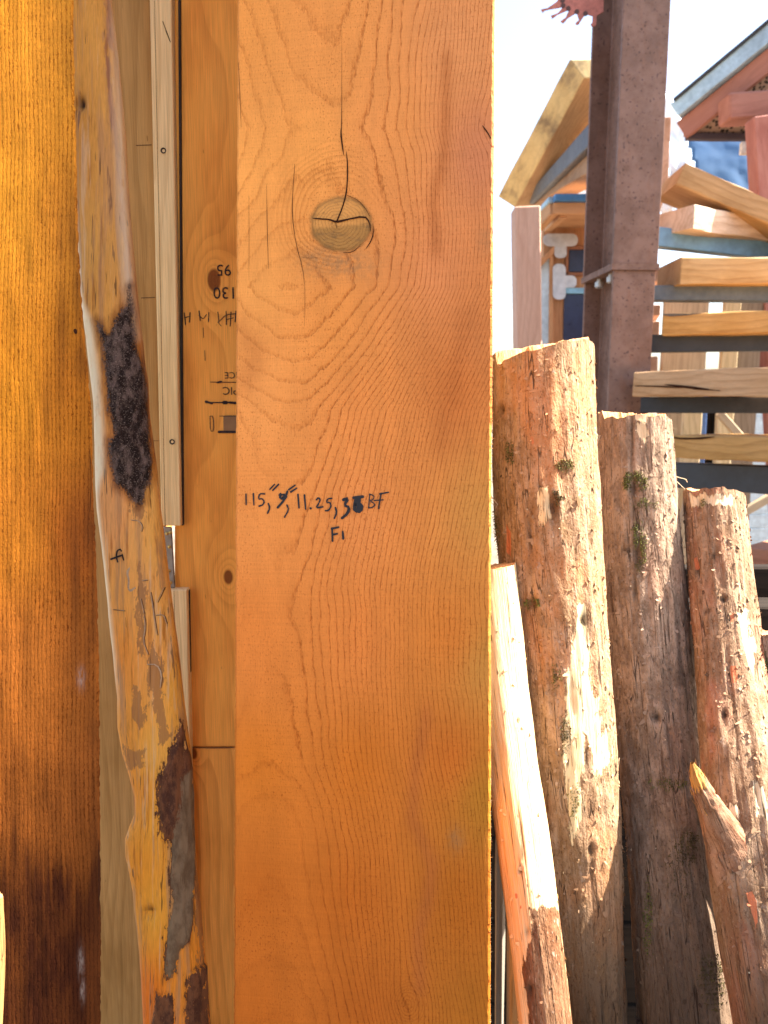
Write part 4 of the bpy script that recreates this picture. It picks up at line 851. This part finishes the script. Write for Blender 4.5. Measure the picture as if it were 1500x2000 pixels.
log5 = make_log([(1512, 1236, 1.08, 62), (1530, 1400, 1.06, 78), (1552, 1600, 1.04, 90), (1600, 2000, 1.0, 100)], 'grey brown log at the right edge of the view, mostly hidden by the stubbed log', MLOG2, GL, 33, .003, .0014, tilt=(0, -.2), nflake=60, moss=((1498, 1290, 14, 24, 120),))
# pale sapling at the lower left edge, in front
log6 = make_log([(-16, 1752, .80, 40), (-22, 1800, .80, 62), (-20, 1880, .80, 70), (-26, 1960, .79, 74), (-34, 2040, .78, 78)], 'pale pole end peeking in at the lower left edge before the brown timber', mat_log('tan_pole_wood', (.12, .055, .028), (.24, .125, .065), (.30, .12, .05), (.34, .18, .065), .5), None, 41, .002, .0005, peel_all=True, nflake=20)

# ------------------------------------------------------------------ dark board fence and posts just behind the logs
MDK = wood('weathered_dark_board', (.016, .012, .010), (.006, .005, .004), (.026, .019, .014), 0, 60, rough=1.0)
fen = empty('low_fence', tuple(PY(np.float64(1240), np.float64(1300), 1.62))[:2]+(0,))
tag(fen, 'dark weathered low board fence the logs lean against', 'fence')
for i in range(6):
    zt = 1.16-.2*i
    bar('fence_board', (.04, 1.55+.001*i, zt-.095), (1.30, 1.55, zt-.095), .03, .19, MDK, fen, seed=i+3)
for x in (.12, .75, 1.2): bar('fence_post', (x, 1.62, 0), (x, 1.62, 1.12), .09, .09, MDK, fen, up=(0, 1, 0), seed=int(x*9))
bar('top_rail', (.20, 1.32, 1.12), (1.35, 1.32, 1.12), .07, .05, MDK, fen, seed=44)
for x in (.3, 1.25): bar('rail_bracket', (x, 1.3, 1.08), (x, 1.56, 1.08), .04, .03, MDK, fen, seed=45)
st_ = bar('wooden_stake', P(978, 1560, 1.19), PY(np.float64(968), np.float64(2900), 1.12), .012, .03, wood('grey_stake', (.26, .22, .17), (.17, .14, .11), (.31, .27, .22), 0, 90), up=(0, 1, 0)); tag(st_, 'narrow pale grey stake in the dark gap beside the wide timber', 'stake')
st2 = bar('wooden_board', PY(np.float64(1004), np.float64(1640), 1.3), PY(np.float64(1000), np.float64(2700), 1.25), .045, .02, wood('brown_gap_board', (.20, .12, .055), (.10, .06, .025), (.24, .15, .07), 0, 70), up=(1, 0, 0)); tag(st2, 'narrow brown board standing behind the thin pale log', 'board')
st3 = bar('wooden_board', PY(np.float64(1404), np.float64(1560), 1.28), PY(np.float64(1424), np.float64(2500), 1.2), .02, .016, wood('grey_gap_board', (.5, .45, .38), (.3, .25, .2), (.55, .5, .43), 0, 70), up=(0, 1, 0)); tag(st3, 'pale grey board strip between the mossy log and the stubbed log', 'board')

# ------------------------------------------------------------------ rusted steel column
def mat_rust():
    g = G('rusted_steel', .7, .4); co = g.obj()
    n = g.noise(co, 9, 6, .65); n2 = g.noise(co, 55, 5, .7); n3 = g.noise(g.scale(co, (40, 40, 8)), 1.0, 4.0, .6); pit = g.noise(co, 75, 2, .5)
    c = g.mix(g.ss(n, .35, .65), (.15, .080, .054), (.215, .122, .088)); c = g.mix(g.ss(n3, .55, .75, 0, .6), c, (.21, .10, .06)); c = g.mix(g.ss(n2, .58, .72, 0, .6), c, (.065, .03, .024))
    c = g.mix(g.ss(pit, .63, .69, 0, .8), c, (.06, .03, .025))
    return g.done(c, rough=g.lr(n2, .3, .7, .5, .85), nrm=g.bump(n2, .4, .002))
MRUST = mat_rust()
YAW = math.radians(3.5)
Zc_ = 3.75
cb = PY(np.float64(1206), np.float64(560), Zc_*cp); CX, CYc, ZSP = float(cb[0]), float(cb[1]), float(PY(np.float64(1216), np.float64(536), Zc_*cp)[2])
colm = empty('steel_column', (CX, CYc, 0)); colm.rotation_euler = (0, 0, YAW)
tag(colm, 'tall rusted steel column with a bolted splice plate standing behind the logs', 'column')
def hsec(name, z0, z1, w, d, tf=.02, tw=.014, par=None, pos=0):
    # flange towards the yard, web, far flange; origin at the column's foot
    fl_ = .006
    pts = [(-w/2, -d/2), (w/2, -d/2), (w/2, -d/2+tf), (tw/2+fl_, -d/2+tf), (tw/2, -d/2+tf+fl_), (tw/2, d/2-tf-fl_), (tw/2+fl_, d/2-tf), (w/2, d/2-tf), (w/2, d/2), (-w/2, d/2), (-w/2, d/2-tf), (-tw/2-fl_, d/2-tf), (-tw/2, d/2-tf-fl_), (-tw/2, -d/2+tf+fl_), (-tw/2-fl_, -d/2+tf), (-w/2, -d/2+tf)]
    n = len(pts); vs = [(x, y, z) for z in (z0, z1) for x, y in pts]
    fs = [(i, (i+1) % n, n+(i+1) % n, n+i) for i in range(n)]+[tuple(reversed(range(n))), tuple(range(n, 2*n))]
    o = new_obj(name, vs, fs, MRUST, par)
    b = o.modifiers.new('bevel', 'BEVEL'); b.width = .002; b.segments = 2; b.limit_method = 'ANGLE'
    return o
CW, CDp = .20, .42
hsec('upper_section', ZSP+.014, 4.3, CW, CDp, par=colm); hsec('lower_section', 0, ZSP-.014, CW-.012, CDp-.01, par=colm)
pp = [(-CW/2-.006, -CDp/2-.006), (CW/2+.006, -CDp/2-.006), (CW/2+.006, CDp/2+.006), (-CW/2-.006, CDp/2+.006)]
new_obj('splice_plate', [(x, y, z) for z in (ZSP-.0135, ZSP+.0135) for x, y in pp], [(3, 2, 1, 0), (4, 5, 6, 7)]+[(i, (i+1) % 4, 4+(i+1) % 4, 4+i) for i in range(4)], MRUST, colm)
MBOLT = plain('zinc_bolt', (.45, .44, .42), .4, .5, .6)
for (x, y) in ((-.066, -.10), (-.066, .06)):
    n = 12; rb = [(.013, 0), (.013, -.014), (.021, -.014), (.021, -.036), (.012, -.042)]
    vs = [(x+r*math.cos(i*2*math.pi/n), y+r*math.sin(i*2*math.pi/n), ZSP-.0135+z) for r, z in rb for i in range(n)]
    new_obj('bolt', vs, [(j*n+i, (j+1)*n+i, (j+1)*n+(i+1) % n, j*n+(i+1) % n) for j in range(len(rb)-1) for i in range(n)]+[tuple(reversed(range((len(rb)-1)*n, len(rb)*n)))][:1], MBOLT, colm)

# pronged rusty ornament hung on the column
def ornament():
    Zo = 3.62; Yo = Zo*cp
    def q(X, Y): return PY(np.float64(940+X/2.679), np.float64(Y/2.679), Yo)
    out = [(590, -120), (420, -90), (408, -20), (395, 8), (345, 42), (330, 44), (312, 48), (322, 66), (334, 54), (350, 50), (428, 36), (402, 66), (380, 76), (365, 80), (372, 97), (385, 88), (400, 76), (460, 50), (440, 92), (428, 100), (415, 110), (428, 122), (440, 112), (452, 96), (500, 66), (512, 104), (500, 112), (492, 122), (504, 131), (515, 122), (522, 108), (548, 72), (585, 84), (582, 116), (572, 126), (580, 138), (600, 134), (605, 80), (640, 60), (640, -120)]
    f = [q(x, y) for x, y in out]
    o = new_obj('metal_ornament', [tuple(p) for p in f]+[tuple(p+np.array([0, .006, 0])) for p in f], [tuple(range(len(f))), tuple(reversed(range(len(f), 2*len(f))))]+[(i, i+len(f), (i+1) % len(f)+len(f), (i+1) % len(f)) for i in range(len(f))], plain('red_rust_sheet', (.36, .13, .10), .75, nscale=60, var=.35))
    tag(o, 'red rusty metal ornament with pointed prongs hung at the top of the steel column', 'ornament')
    vs, fs = [], []
    for (x, y) in ((455, 45), (500, 62), (545, 72), (428, 30), (425, 2)):
        c = q(x, y)-np.array([0, .0008, 0]); b = len(vs); n = 10
        vs += [tuple(c+np.array([.011*math.cos(i*2*math.pi/n), 0, .011*math.sin(i*2*math.pi/n)])) for i in range(n)]; fs.append(tuple(b+i for i in range(n)))
    new_obj('rivet', vs, fs, plain('rivet_brown', (.08, .04, .035), .7), o)
ornament()

# ------------------------------------------------------------------ slabs stored left of the column
MYEL = wood('yellow_live_edge', (.60, .44, .22), (.26, .19, .12), (.70, .53, .27), 0, 45, rough=.8, gamp=.5, blotch=.9)
MTAN = wood('tan_slab', (.44, .28, .145), (.24, .14, .065), (.50, .33, .18), 0, 40)
MTANY = wood('tan_sawn_underside', (.40, .24, .12), (.24, .13, .06), (.46, .29, .15), 1, 40)
def slab8(name, near, far, mat, lab, cat, parent=None, under=None):
    """near/far = 4 photo points each with (px, py, Z)"""
    n = [P(*map(np.float64, p)) for p in near]; f = [P(*map(np.float64, p)) for p in far]
    # subdivide along the length and roughen one edge
    vs = []
    K = 16
    for j in range(K+1):
        t = j/K
        for i in range(4):
            w = n[i]*(1-t)+f[i]*t; e = .010*float(fbm(t*7, i*3.1, 0, 71, 3)); vs.append(tuple(w+np.array([e, 0, e*.7])))
    fs = [(j*4+i, j*4+(i+1) % 4, (j+1)*4+(i+1) % 4, (j+1)*4+i) for j in range(K) for i in range(4)]+[(3, 2, 1, 0), tuple(K*4+i for i in range(4))]
    o = new_obj(name, vs, fs, mat)
    if under is not None:
        o.data.materials.append(under)
        for p_ in o.data.polygons:
            if p_.index < K*4 and p_.index % 4 == 1: p_.material_index = 1
    b = o.modifiers.new('bevel', 'BEVEL'); b.width = .008; b.segments = 2; b.limit_method = 'ANGLE'
    if parent is not None: child(o, parent)
    if lab: tag(o, lab, cat)
    return o
MYW = wood('yellow_live_edge_along', (.58, .42, .20), (.25, .18, .11), (.70, .53, .26), 1, 40, rough=.8, gamp=.4, blotch=1.0)
slab8('wood_slab', [(1111, 116, 4.1), (1142, 152, 4.1), (1262, 150, 4.1), (1240, 112, 4.1)], [(972, 384, 6.4), (1004, 406, 6.4), (1070, 404, 6.4), (1040, 380, 6.4)], MYW, 'thick yellow live edge slab stored high up left of the steel column', 'slab', under=MTANY)
slab8('steel_beam', [(1150, 240, 4.3), (1150, 285, 4.3), (1200, 285, 4.3), (1200, 240, 4.3)], [(1018, 392, 6.5), (1026, 406, 6.5), (1045, 406, 6.5), (1040, 392, 6.5)], plain('dark_grey_steel', (.075, .075, .085), .5, .4), 'dark grey beam under the high yellow slab', 'beam')
slab8('wood_plank', [(1158, 290, 4.4), (1160, 330, 4.4), (1240, 330, 4.4), (1240, 290, 4.4)], [(1034, 398, 6.6), (1030, 408, 6.6), (1062, 408, 6.6), (1062, 398, 6.6)], wood('brown_plank_along', (.38, .22, .12), (.2, .1, .05), (.42, .26, .15), 1, 40), 'brown plank lowest under the high yellow slab', 'plank')
MPINK = wood('pink_cedar', (.55, .33, .235), (.38, .20, .13), (.60, .38, .28), 0, 24, rough=.75, gamp=.5, blotch=.3)
po = bar('wooden_post', PY(np.float64(1018), np.float64(2000), 4.4)*np.array([1, 1, 0]), PY(np.float64(1026), np.float64(408), 4.4), .138, .138, MPINK, up=(0, 1, 0), ch=.006); tag(po, 'plain pinkish square post standing left of the steel column', 'post')

# ------------------------------------------------------------------ small shed beyond
shed = empty('garden_shed', tuple(PY(np.float64(1130), np.float64(600), 5.6))[:2]+(0,))
tag(shed, 'small timber shed with blue roof edge and galvanised T straps, behind the steel column', 'shed')
MBLUE = plain('blue_metal', (.05, .17, .36), .45, .4); MOR = wood('orange_cedar', (.50, .25, .115), (.28, .12, .05), (.56, .30, .15), 2, 30); MORx = wood('orange_cedar_rail', (.52, .27, .13), (.28, .12, .05), (.58, .33, .17), 0, 30)
MNAVY = plain('navy_panel', (.018, .030, .075), .35, .5); MPALE = plain('pale_blue_panel', (.55, .66, .70), .5); MGAL = plain('galvanised_strap', (.55, .58, .60), .5, .5, .3, nscale=20)
wallbox('wall', [(1062, 440), (1250, 440), (1260, 1200), (1050, 1200)], 5.62, .1, MOR, shed)
wallbox('panel', [(1052, 515), (1080, 490), (1078, 690), (1050, 690)], 5.60, .015, MPALE, shed)
wallbox('corner_board', [(1048, 512), (1054, 508), (1084, 478), (1084, 492), (1054, 524), (1048, 528)], 5.57, .025, MOR, shed)
wallbox('corner_board', [(1074, 492), (1081, 486), (1080, 700), (1072, 700)], 5.58, .035, MOR, shed)
wallbox('window', [(1112, 488), (1150, 488), (1150, 531), (1111, 531)], 5.60, .015, MNAVY, shed)
for c in ([(1106, 480), (1150, 480), (1150, 487), (1106, 487)], [(1105, 487), (1111, 487), (1110, 536), (1104, 536)], [(1104, 532), (1150, 532), (1150, 538), (1104, 538)]): wallbox('window_frame', c, 5.59, .02, wood('brown_frame', (.3, .13, .07), (.15, .06, .03), (.34, .16, .09), 2, 30), shed)
wallbox('door', [(1102, 574), (1150, 574), (1150, 760), (1098, 760)], 5.60, .015, MNAVY, shed)
wallbox('door_ledge', [(1104, 562), (1150, 562), (1150, 573), (1102, 573)], 5.58, .035, plain('light_blue', (.25, .50, .66), .5), shed)
def rounded(x0, y0, x1, y1, r):
    return [(x, y) for cx, cy, a0 in ((x1-r, y0+r, -90), (x1-r, y1-r, 0), (x0+r, y1-r, 90), (x0+r, y0+r, 180)) for x, y in [(cx+r*math.cos(math.radians(a0+k*22.5)), cy+r*math.sin(math.radians(a0+k*22.5))) for k in range(5)]]
for n_i, (a, b) in enumerate((((1061, 456, 1129, 481, 12), (1083, 476, 1107, 504, 9)), ((1080, 515, 1105, 585, 10), (1098, 538, 1126, 562, 9)))):
    s = wallbox('strap', rounded(*a), 5.565, .006, MGAL, shed); wallbox('strap', rounded(*b), 5.568, .006, MGAL, shed)
bar('fascia', PY(np.float64(1052), np.float64(437), 5.3), PY(np.float64(1081), np.float64(405), 5.1), .05, .10, MORx, shed)
bar('fascia', PY(np.float64(1079), np.float64(408), 5.1), PY(np.float64(1260), np.float64(408), 5.1), .05, .07, MORx, shed)
bar('roof_edge', PY(np.float64(1081), np.float64(389), 5.08), PY(np.float64(1260), np.float64(389), 5.08), .10, .042, MBLUE, shed)
bar('roof_edge', PY(np.float64(1054), np.float64(422), 5.34), PY(np.float64(1083), np.float64(390), 5.09), .08, .035, plain('pale_blue_metal', (.35, .50, .58), .45), shed)
hexa('soffit', [PY(np.float64(x), np.float64(y), Y) for x, y, Y in ((1060, 446, 5.62), (1082, 416, 5.12), (1262, 416, 5.12), (1256, 446, 5.62))], [PY(np.float64(x), np.float64(y), Y)+np.array([0, 0, .02]) for x, y, Y in ((1060, 446, 5.62), (1082, 416, 5.12), (1262, 416, 5.12), (1256, 446, 5.62))], MORx, shed)
bar('rafter', PY(np.float64(1070), np.float64(447), 5.55), PY(np.float64(1100), np.float64(420), 5.12), .05, .04, MORx, shed)

# ------------------------------------------------------------------ slab rack right of the column
rack = empty('lumber_rack', tuple(PY(np.float64(1600), np.float64(800), 3.6))[:2]+(0,))
tag(rack, 'black steel lumber rack carrying the stacked slabs at the right', 'rack')
MBST = plain('black_steel', (.028, .032, .038), .5, .4, nscale=24, var=.4); MBST2 = plain('blue_grey_steel', (.14, .27, .40), .45, .45, nscale=20)
def rackbar(a, b, h, w, mat, sd):
    return bar('shelf_beam', P(*map(np.float64, a)), P(*map(np.float64, b)), w, h, mat, rack, seed=sd, wob=.001)
rackbar((1262, 574, 3.55), (1760, 576, 3.55), .068, .08, plain('grey_steel', (.10, .12, .14), .5, .4), 1)
rackbar((1255, 672, 3.55), (1760, 664, 3.25), .078, .08, MBST, 2)
rackbar((1248, 791, 3.52), (1760, 790, 2.9), .07, .08, MBST, 3)
rackbar((1300, 926, 3.35), (1760, 950, 2.5), .105, .08, MBST, 4)
rackbar((1262, 462, 3.5), (1760, 520, 4.0), .085, .06, MBST2, 5)
rackbar((1440, 1200, 2.85), (1760, 1230, 2.5), .15, .12, MBST, 6)
for x, Y in ((1680, 3.1), (1640, 4.3)):
    q = PY(np.float64(x), np.float64(700), Y); bar('rack_post', (q[0], q[1], 0), (q[0], q[1], 2.6), .09, .09, MBST, rack, up=(0, 1, 0))
GS = 'slabs stacked on the rack'
def SL(a, b, w, h, mat, lab, sd, **k):
    A = P(*map(np.float64, a)); B = P(*map(np.float64, b)); X = (B-A)/np.linalg.norm(B-A); dv = np.array([-X[1], X[0], 0]); dv = dv/np.linalg.norm(dv)*w/2
    k.setdefault('wob', .004); k.setdefault('seg', 18); o = bar('wood_slab', A+dv, B+dv, w, h, mat, seed=sd, **k); tag(o, lab, 'slab', GS); return o
MS1 = wood('honey_slab', (.48, .29, .12), (.28, .14, .05), (.54, .35, .17), 0, 42, rough=.6); MS2 = wood('amber_slab', (.46, .25, .075), (.25, .11, .03), (.52, .30, .11), 0, 36, rough=.55); MS3 = wood('pale_checked_slab', (.60, .44, .32), (.36, .22, .13), (.72, .58, .46), 0, 30, rough=.8); MS4 = wood('peach_slab', (.50, .29, .14), (.30, .15, .06), (.56, .35, .19), 0, 40)
SL((1330, 338, 3.45), (1700, 500, 3.47), .30, .095, wood('brown_rail_slab', (.42, .25, .11), (.22, .11, .04), (.48, .30, .15), 0, 38), 'topmost slab on the rack, brown and sloping down to the right', 51)
SL((1352, 424, 3.4), (1700, 478, 4.0), .32, .10, MS3, 'pale cracked slab second from the top of the rack', 52, wob=.007, live=.02)
SL((1330, 528, 3.42), (1760, 528, 3.42), .30, .115, MS1, 'straight honey coloured slab above the grey beam', 53)
SL((1294, 634, 3.42), (1760, 622, 3.05), .30, .092, MS2, 'amber slab with one dark weathered corner, third up from the open shelf', 54)
e_ = SL((1236, 750, 3.38), (1760, 742, 2.3), .30, .105, MS4, 'peach coloured slab with a long black split, its end reaching before the steel column', 55)
f_ = SL((1314, 872, 3.1), (1760, 888, 2.35), .28, .09, MS2, 'amber slab with a dark worm line along its upper edge, below the split slab', 56)
def front_marks(o, h, w, strokes):
    vs, fs = ribbon(strokes, 0); o2 = new_obj('split', [(x, -w/2-.0055, y) for x, y, z in vs], fs, CRK, o); return o2
# long black splits on the faces towards the yard
front_marks(e_, .105, .30, [([(0.02, -.008), (.18, -.012), (.30, -.018)], (.003, .006, .002)), ([(.2, -.004), (.33, -.016), (.44, -.024)], (.002, .011, .002)), ([(.36, -.022), (.5, -.03)], (.006, .002))])
front_marks(f_, .09, .28, [([(.0, .036), (.05, .032), (.12, .034), (.20, .042)], (.004, .006, .008, .002))])
SL((1452, 1096, 2.75), (1760, 1128, 2.4), .34, .10, wood('red_brown_slab', (.30, .13, .075), (.15, .055, .03), (.34, .16, .10), 0, 40), 'low red brown slab with a sunlit top at the right', 57)
for ob_ in [o for o in COL.objects if o.get('label', '').startswith('amber slab with one dark weathered')]:
    q_ = [(.000, .040), (.03, .034), (.10, .036), (.16, .043), (.05, .0455), (.0, .0455)]
    front = [(x, -.155, z) for x, z in q_]
    new_obj('weathered_corner', front+[(x, -.1545, z) for x, z in q_], [tuple(range(6)), tuple(reversed(range(6, 12)))], plain('weathered_grey', (.10, .085, .07), .9, .1, nscale=80), ob_)
# ends of boards stacked behind the column
for i, (x, y) in enumerate(((1274, 606), (1272, 644), (1268, 711), (1286, 300), (1276, 536))):
    q = P(np.float64(x), np.float64(y), 4.1); hgt = (.055, .085, .08, .36, .07)[i]
    o = bar('board', q, q+np.array([.25, .9, 0]), .085 if i != 3 else .11, hgt, wood('pink_board_end', (.50, .29, .19), (.3, .16, .09), (.55, .34, .24), 0, 30) if i == 0 else bpy.data.materials['pink_board_end'], seed=60+i)
    tag(o, ('pinkish board end, highest of the small column of ends beside the steel column', 'thicker pinkish board end in the middle of the column of ends', 'lowest pinkish board end behind the split slab', 'tall reddish board end beside the white tarp', 'pinkish board end level with the honey slab')[i], 'board')
# upright boards behind the rack
MU1 = wood('grey_tan_upright', (.40, .30, .19), (.22, .15, .09), (.46, .35, .23), 0, 40); MU2 = wood('yellow_upright', (.58, .44, .24), (.34, .24, .12), (.64, .5, .3), 0, 40); MU3 = wood('grey_brown_upright', (.22, .16, .11), (.12, .085, .055), (.28, .21, .15), 0, 40)
for (x0, x1, yt, m, Y, lab) in ((1300, 1384, 556, MU1, 4.7, 'wide tan board upright behind the rack, left of the bright gap'), (1417, 1448, 540, MU2, 4.7, 'yellow board upright behind the rack, right of the bright gap'), (1448, 1492, 545, MU3, 4.75, 'grey brown board upright behind the rack, beside the yellow board'), (1336, 1372, 760, MU2, 4.5, 'short yellow board upright low behind the rack')):
    q = PY(np.float64((x0+x1)/2), np.float64(yt), Y); k = (x1-x0)/FPX*Y
    o = bar('wooden_board', (q[0], q[1], 0), tuple(q), k, .04, m, up=(0, 1, 0), seed=x0); tag(o, lab, 'board')
q = PY(np.float64(1375), np.float64(800), 4.6); o = bar('metal_post', (q[0], q[1], 0), (q[0], q[1], 1.55), .03, .03, plain('blue_post', (.07, .13, .30), .5), up=(0, 1, 0)); tag(o, 'slim blue post low behind the rack', 'post')
q = PY(np.float64(1392), np.float64(800), 4.8); o = bar('wooden_post', (q[0], q[1], 0), (q[0], q[1], 1.62), .07, .07, MDK, up=(0, 1, 0)); tag(o, 'dark square post low behind the rack', 'post')
o = bar('brace', PY(np.float64(1404), np.float64(806), 4.4), PY(np.float64(1452), np.float64(860), 4.4), .03, .045, MU1); tag(o, 'short tan diagonal brace dropping to the right behind the rack', 'brace')
o = bar('brace', PY(np.float64(1446), np.float64(1004), 4.2), PY(np.float64(1560), np.float64(940), 4.2), .03, .045, MU1); tag(o, 'short tan diagonal brace rising to the right below the amber slab', 'brace')
sw = empty('siding_wall', tuple(PY(np.float64(1560), np.float64(800), 5.4))[:2]+(0,)); tag(sw, 'pale blue clapboard wall far behind the rack', 'wall')
for i in range(16): bar('siding_board', PY(np.float64(1474), np.float64(800), 5.4)*np.array([1, 1, 0])+np.array([0, 0, .05+.098*i]), PY(np.float64(1900), np.float64(800), 5.4)*np.array([1, 1, 0])+np.array([0, 0, .05+.098*i]), .02, .096, MPALE, sw, seed=i, roll=.06)
lb = PY(np.float64(1330), np.float64(930), 5.0); o = bar('wooden_beam', PY(np.float64(1180), np.float64(850), 4.9), PY(np.float64(1420), np.float64(850), 4.9), .09, .05, wood('red_back_beam', (.34, .16, .10), (.2, .08, .05), (.4, .2, .13), 0, 30)); tag(o, 'red brown beam low behind the column, above the mossy log', 'beam')
o = bar('wooden_board', PY(np.float64(1340), np.float64(1000), 4.3)*np.array([1, 1, 0]), PY(np.float64(1400), np.float64(925), 4.3), .30, .05, MU1, up=(0, 1, 0)); tag(o, 'wide brown board low behind the stubbed log', 'board')

# ------------------------------------------------------------------ pavilion roof at the upper right
pav = empty('pavilion', tuple(PY(np.float64(1600), np.float64(500), 4.9))[:2]+(0,))
tag(pav, 'red timber pavilion with blue metal roof at the upper right', 'pavilion')
def pv(x, y, Z): return P(np.float64(x), np.float64(y), Z)
MRED = wood('red_stained_timber', (.29, .125, .09), (.17, .065, .045), (.34, .16, .12), 0, 26, gamp=.4, blotch=.3); MREDz = wood('red_stained_post', (.34, .14, .11), (.2, .07, .05), (.40, .19, .15), 0, 26, gamp=.4)
K_, A2, B2 = (1332, 256, 5.0), (1640, 8, 4.45), (1900, 262, 5.0)
up_ = np.array([0, 0, 1.0])
def off(p, dx=0, dy=0, dz=0): return p+np.array([dx, dy, dz])
kk, aa, bb, dd = pv(*K_), pv(*A2), pv(*B2), pv(1960, 8, 4.45)
bar('fascia', kk, aa, .04, .125, MRED, pav, ch=.004)
bar('roof_edge', off(kk, -.05, -.01, .115), off(aa, -.05, -.01, .115), .07, .10, plain('blue_grey_metal', (.30, .42, .50), .4, .5, .2), pav)
hexa('roof', [off(kk, .0, .02, .09), off(aa, 0, .02, .09), off(dd, 0, 0, .09), off(bb, 0, 0, .09)], [off(kk, 0, .02, .16), off(aa, 0, .02, .16), off(dd, 0, 0, .16), off(bb, 0, 0, .16)], plain('blue_roof', (.05, .10, .16), .5), pav)
bar('roof_trim', off(kk, -.06, -.015, .172), off(aa, -.06, -.015, .172), .09, .018, plain('dark_roof_trim', (.03, .035, .045), .5), pav)
def mat_lattice():
    g = G('speckled_soffit', .9); co = g.obj(); v = g.voro(co, 42.0); n = g.noise(co, 55, 3, .6)
    return g.done(g.mix(g.ss(g.M('ADD', v, g.M('MULTIPLY', n, .4)), .5, .75), (.02, .016, .015), (.36, .25, .18)))
hexa('soffit', [off(kk, .02, .03, -.03), off(aa, .02, .03, -.03), off(dd, 0, .03, -.03), off(bb, 0, .03, -.03)], [off(kk, .02, .03, .0), off(aa, .02, .03, .0), off(dd, 0, .03, .0), off(bb, 0, .03, .0)], mat_lattice(), pav)
bar('eave_board', off(kk, .03, .0, -.035), off(bb, 0, .0, -.035), .05, .04, plain('dark_eave', (.05, .035, .04), .7), pav)
bar('beam', pv(1413, 216, 4.72), pv(1700, 196, 4.72), .16, .155, MRED, pav, ch=.012)
bar('post', PY(np.float64(1482), np.float64(2000), 4.78)*np.array([1, 1, 0]), PY(np.float64(1484), np.float64(232), 4.78), .125, .12, MREDz, pav, up=(0, 1, 0), ch=.006)
bar('post', PY(np.float64(1500), np.float64(2000), 4.80)*np.array([1, 1, 0]), PY(np.float64(1503), np.float64(232), 4.80), .05, .08, MREDz, pav, up=(0, 1, 0), ch=.006)
wallbox('window', [(1504, 235), (1640, 235), (1640, 420), (1502, 420)], 4.84, .02, plain('grey_glass', (.40, .44, .46), .15, .6), pav)
bar('bracket', pv(1446, 290, 4.75), pv(1468, 290, 4.75), .03, .075, plain('cream_box', (.62, .56, .46), .6), pav)
# tarps
def tarp(name, poly, Z, mat, lab, seed, amp=.05):
    xs = np.array([p[0] for p in poly]); ys = np.array([p[1] for p in poly]); n = 40
    X, Y = np.meshgrid(np.linspace(xs.min(), xs.max(), n), np.linspace(ys.min(), ys.max(), n))
    Zd = Z+amp*fbm(X/26, Y/40, 0, seed, 4)
    V = P(X.ravel(), Y.ravel(), Zd.ravel()); ins = sdpoly(X.ravel(), Y.ravel(), poly) > -3
    fs = [f for f in [(j*n+i, (j+1)*n+i, (j+1)*n+i+1, j*n+i+1) for j in range(n-1) for i in range(n-1)] if all(ins[k] for k in f)]
    o = new_obj(name, V, fs, mat, smooth=True); so_ = o.modifiers.new('thick', 'SOLIDIFY'); so_.thickness = .006
    tag(o, lab, 'tarp'); return o
tarp('tarp', [(1338, 258), (1350, 300), (1366, 350), (1360, 420), (1600, 440), (1600, 250), (1400, 250)], 5.5, plain('blue_grey_tarp', (.07, .17, .34), .6, .3, var=.12, nscale=5), 'crumpled blue tarp hung under the pavilion roof', 81, .006)
tarp('tarp', [(1270, 150), (1310, 190), (1334, 240), (1352, 310), (1368, 372), (1300, 420), (1250, 400), (1250, 180)], 5.7, plain('white_tarp', (.85, .90, .92), .5, .4, var=.06, nscale=6), 'white tarp beside the blue one, bright behind the steel column', 84)
tarp('tarp', [(1098, 350), (1150, 290), (1240, 300), (1240, 392), (1088, 392)], 6.0, bpy.data.materials['white_tarp'], 'pale tarp just above the blue shed roof, left of the column', 88, .03)
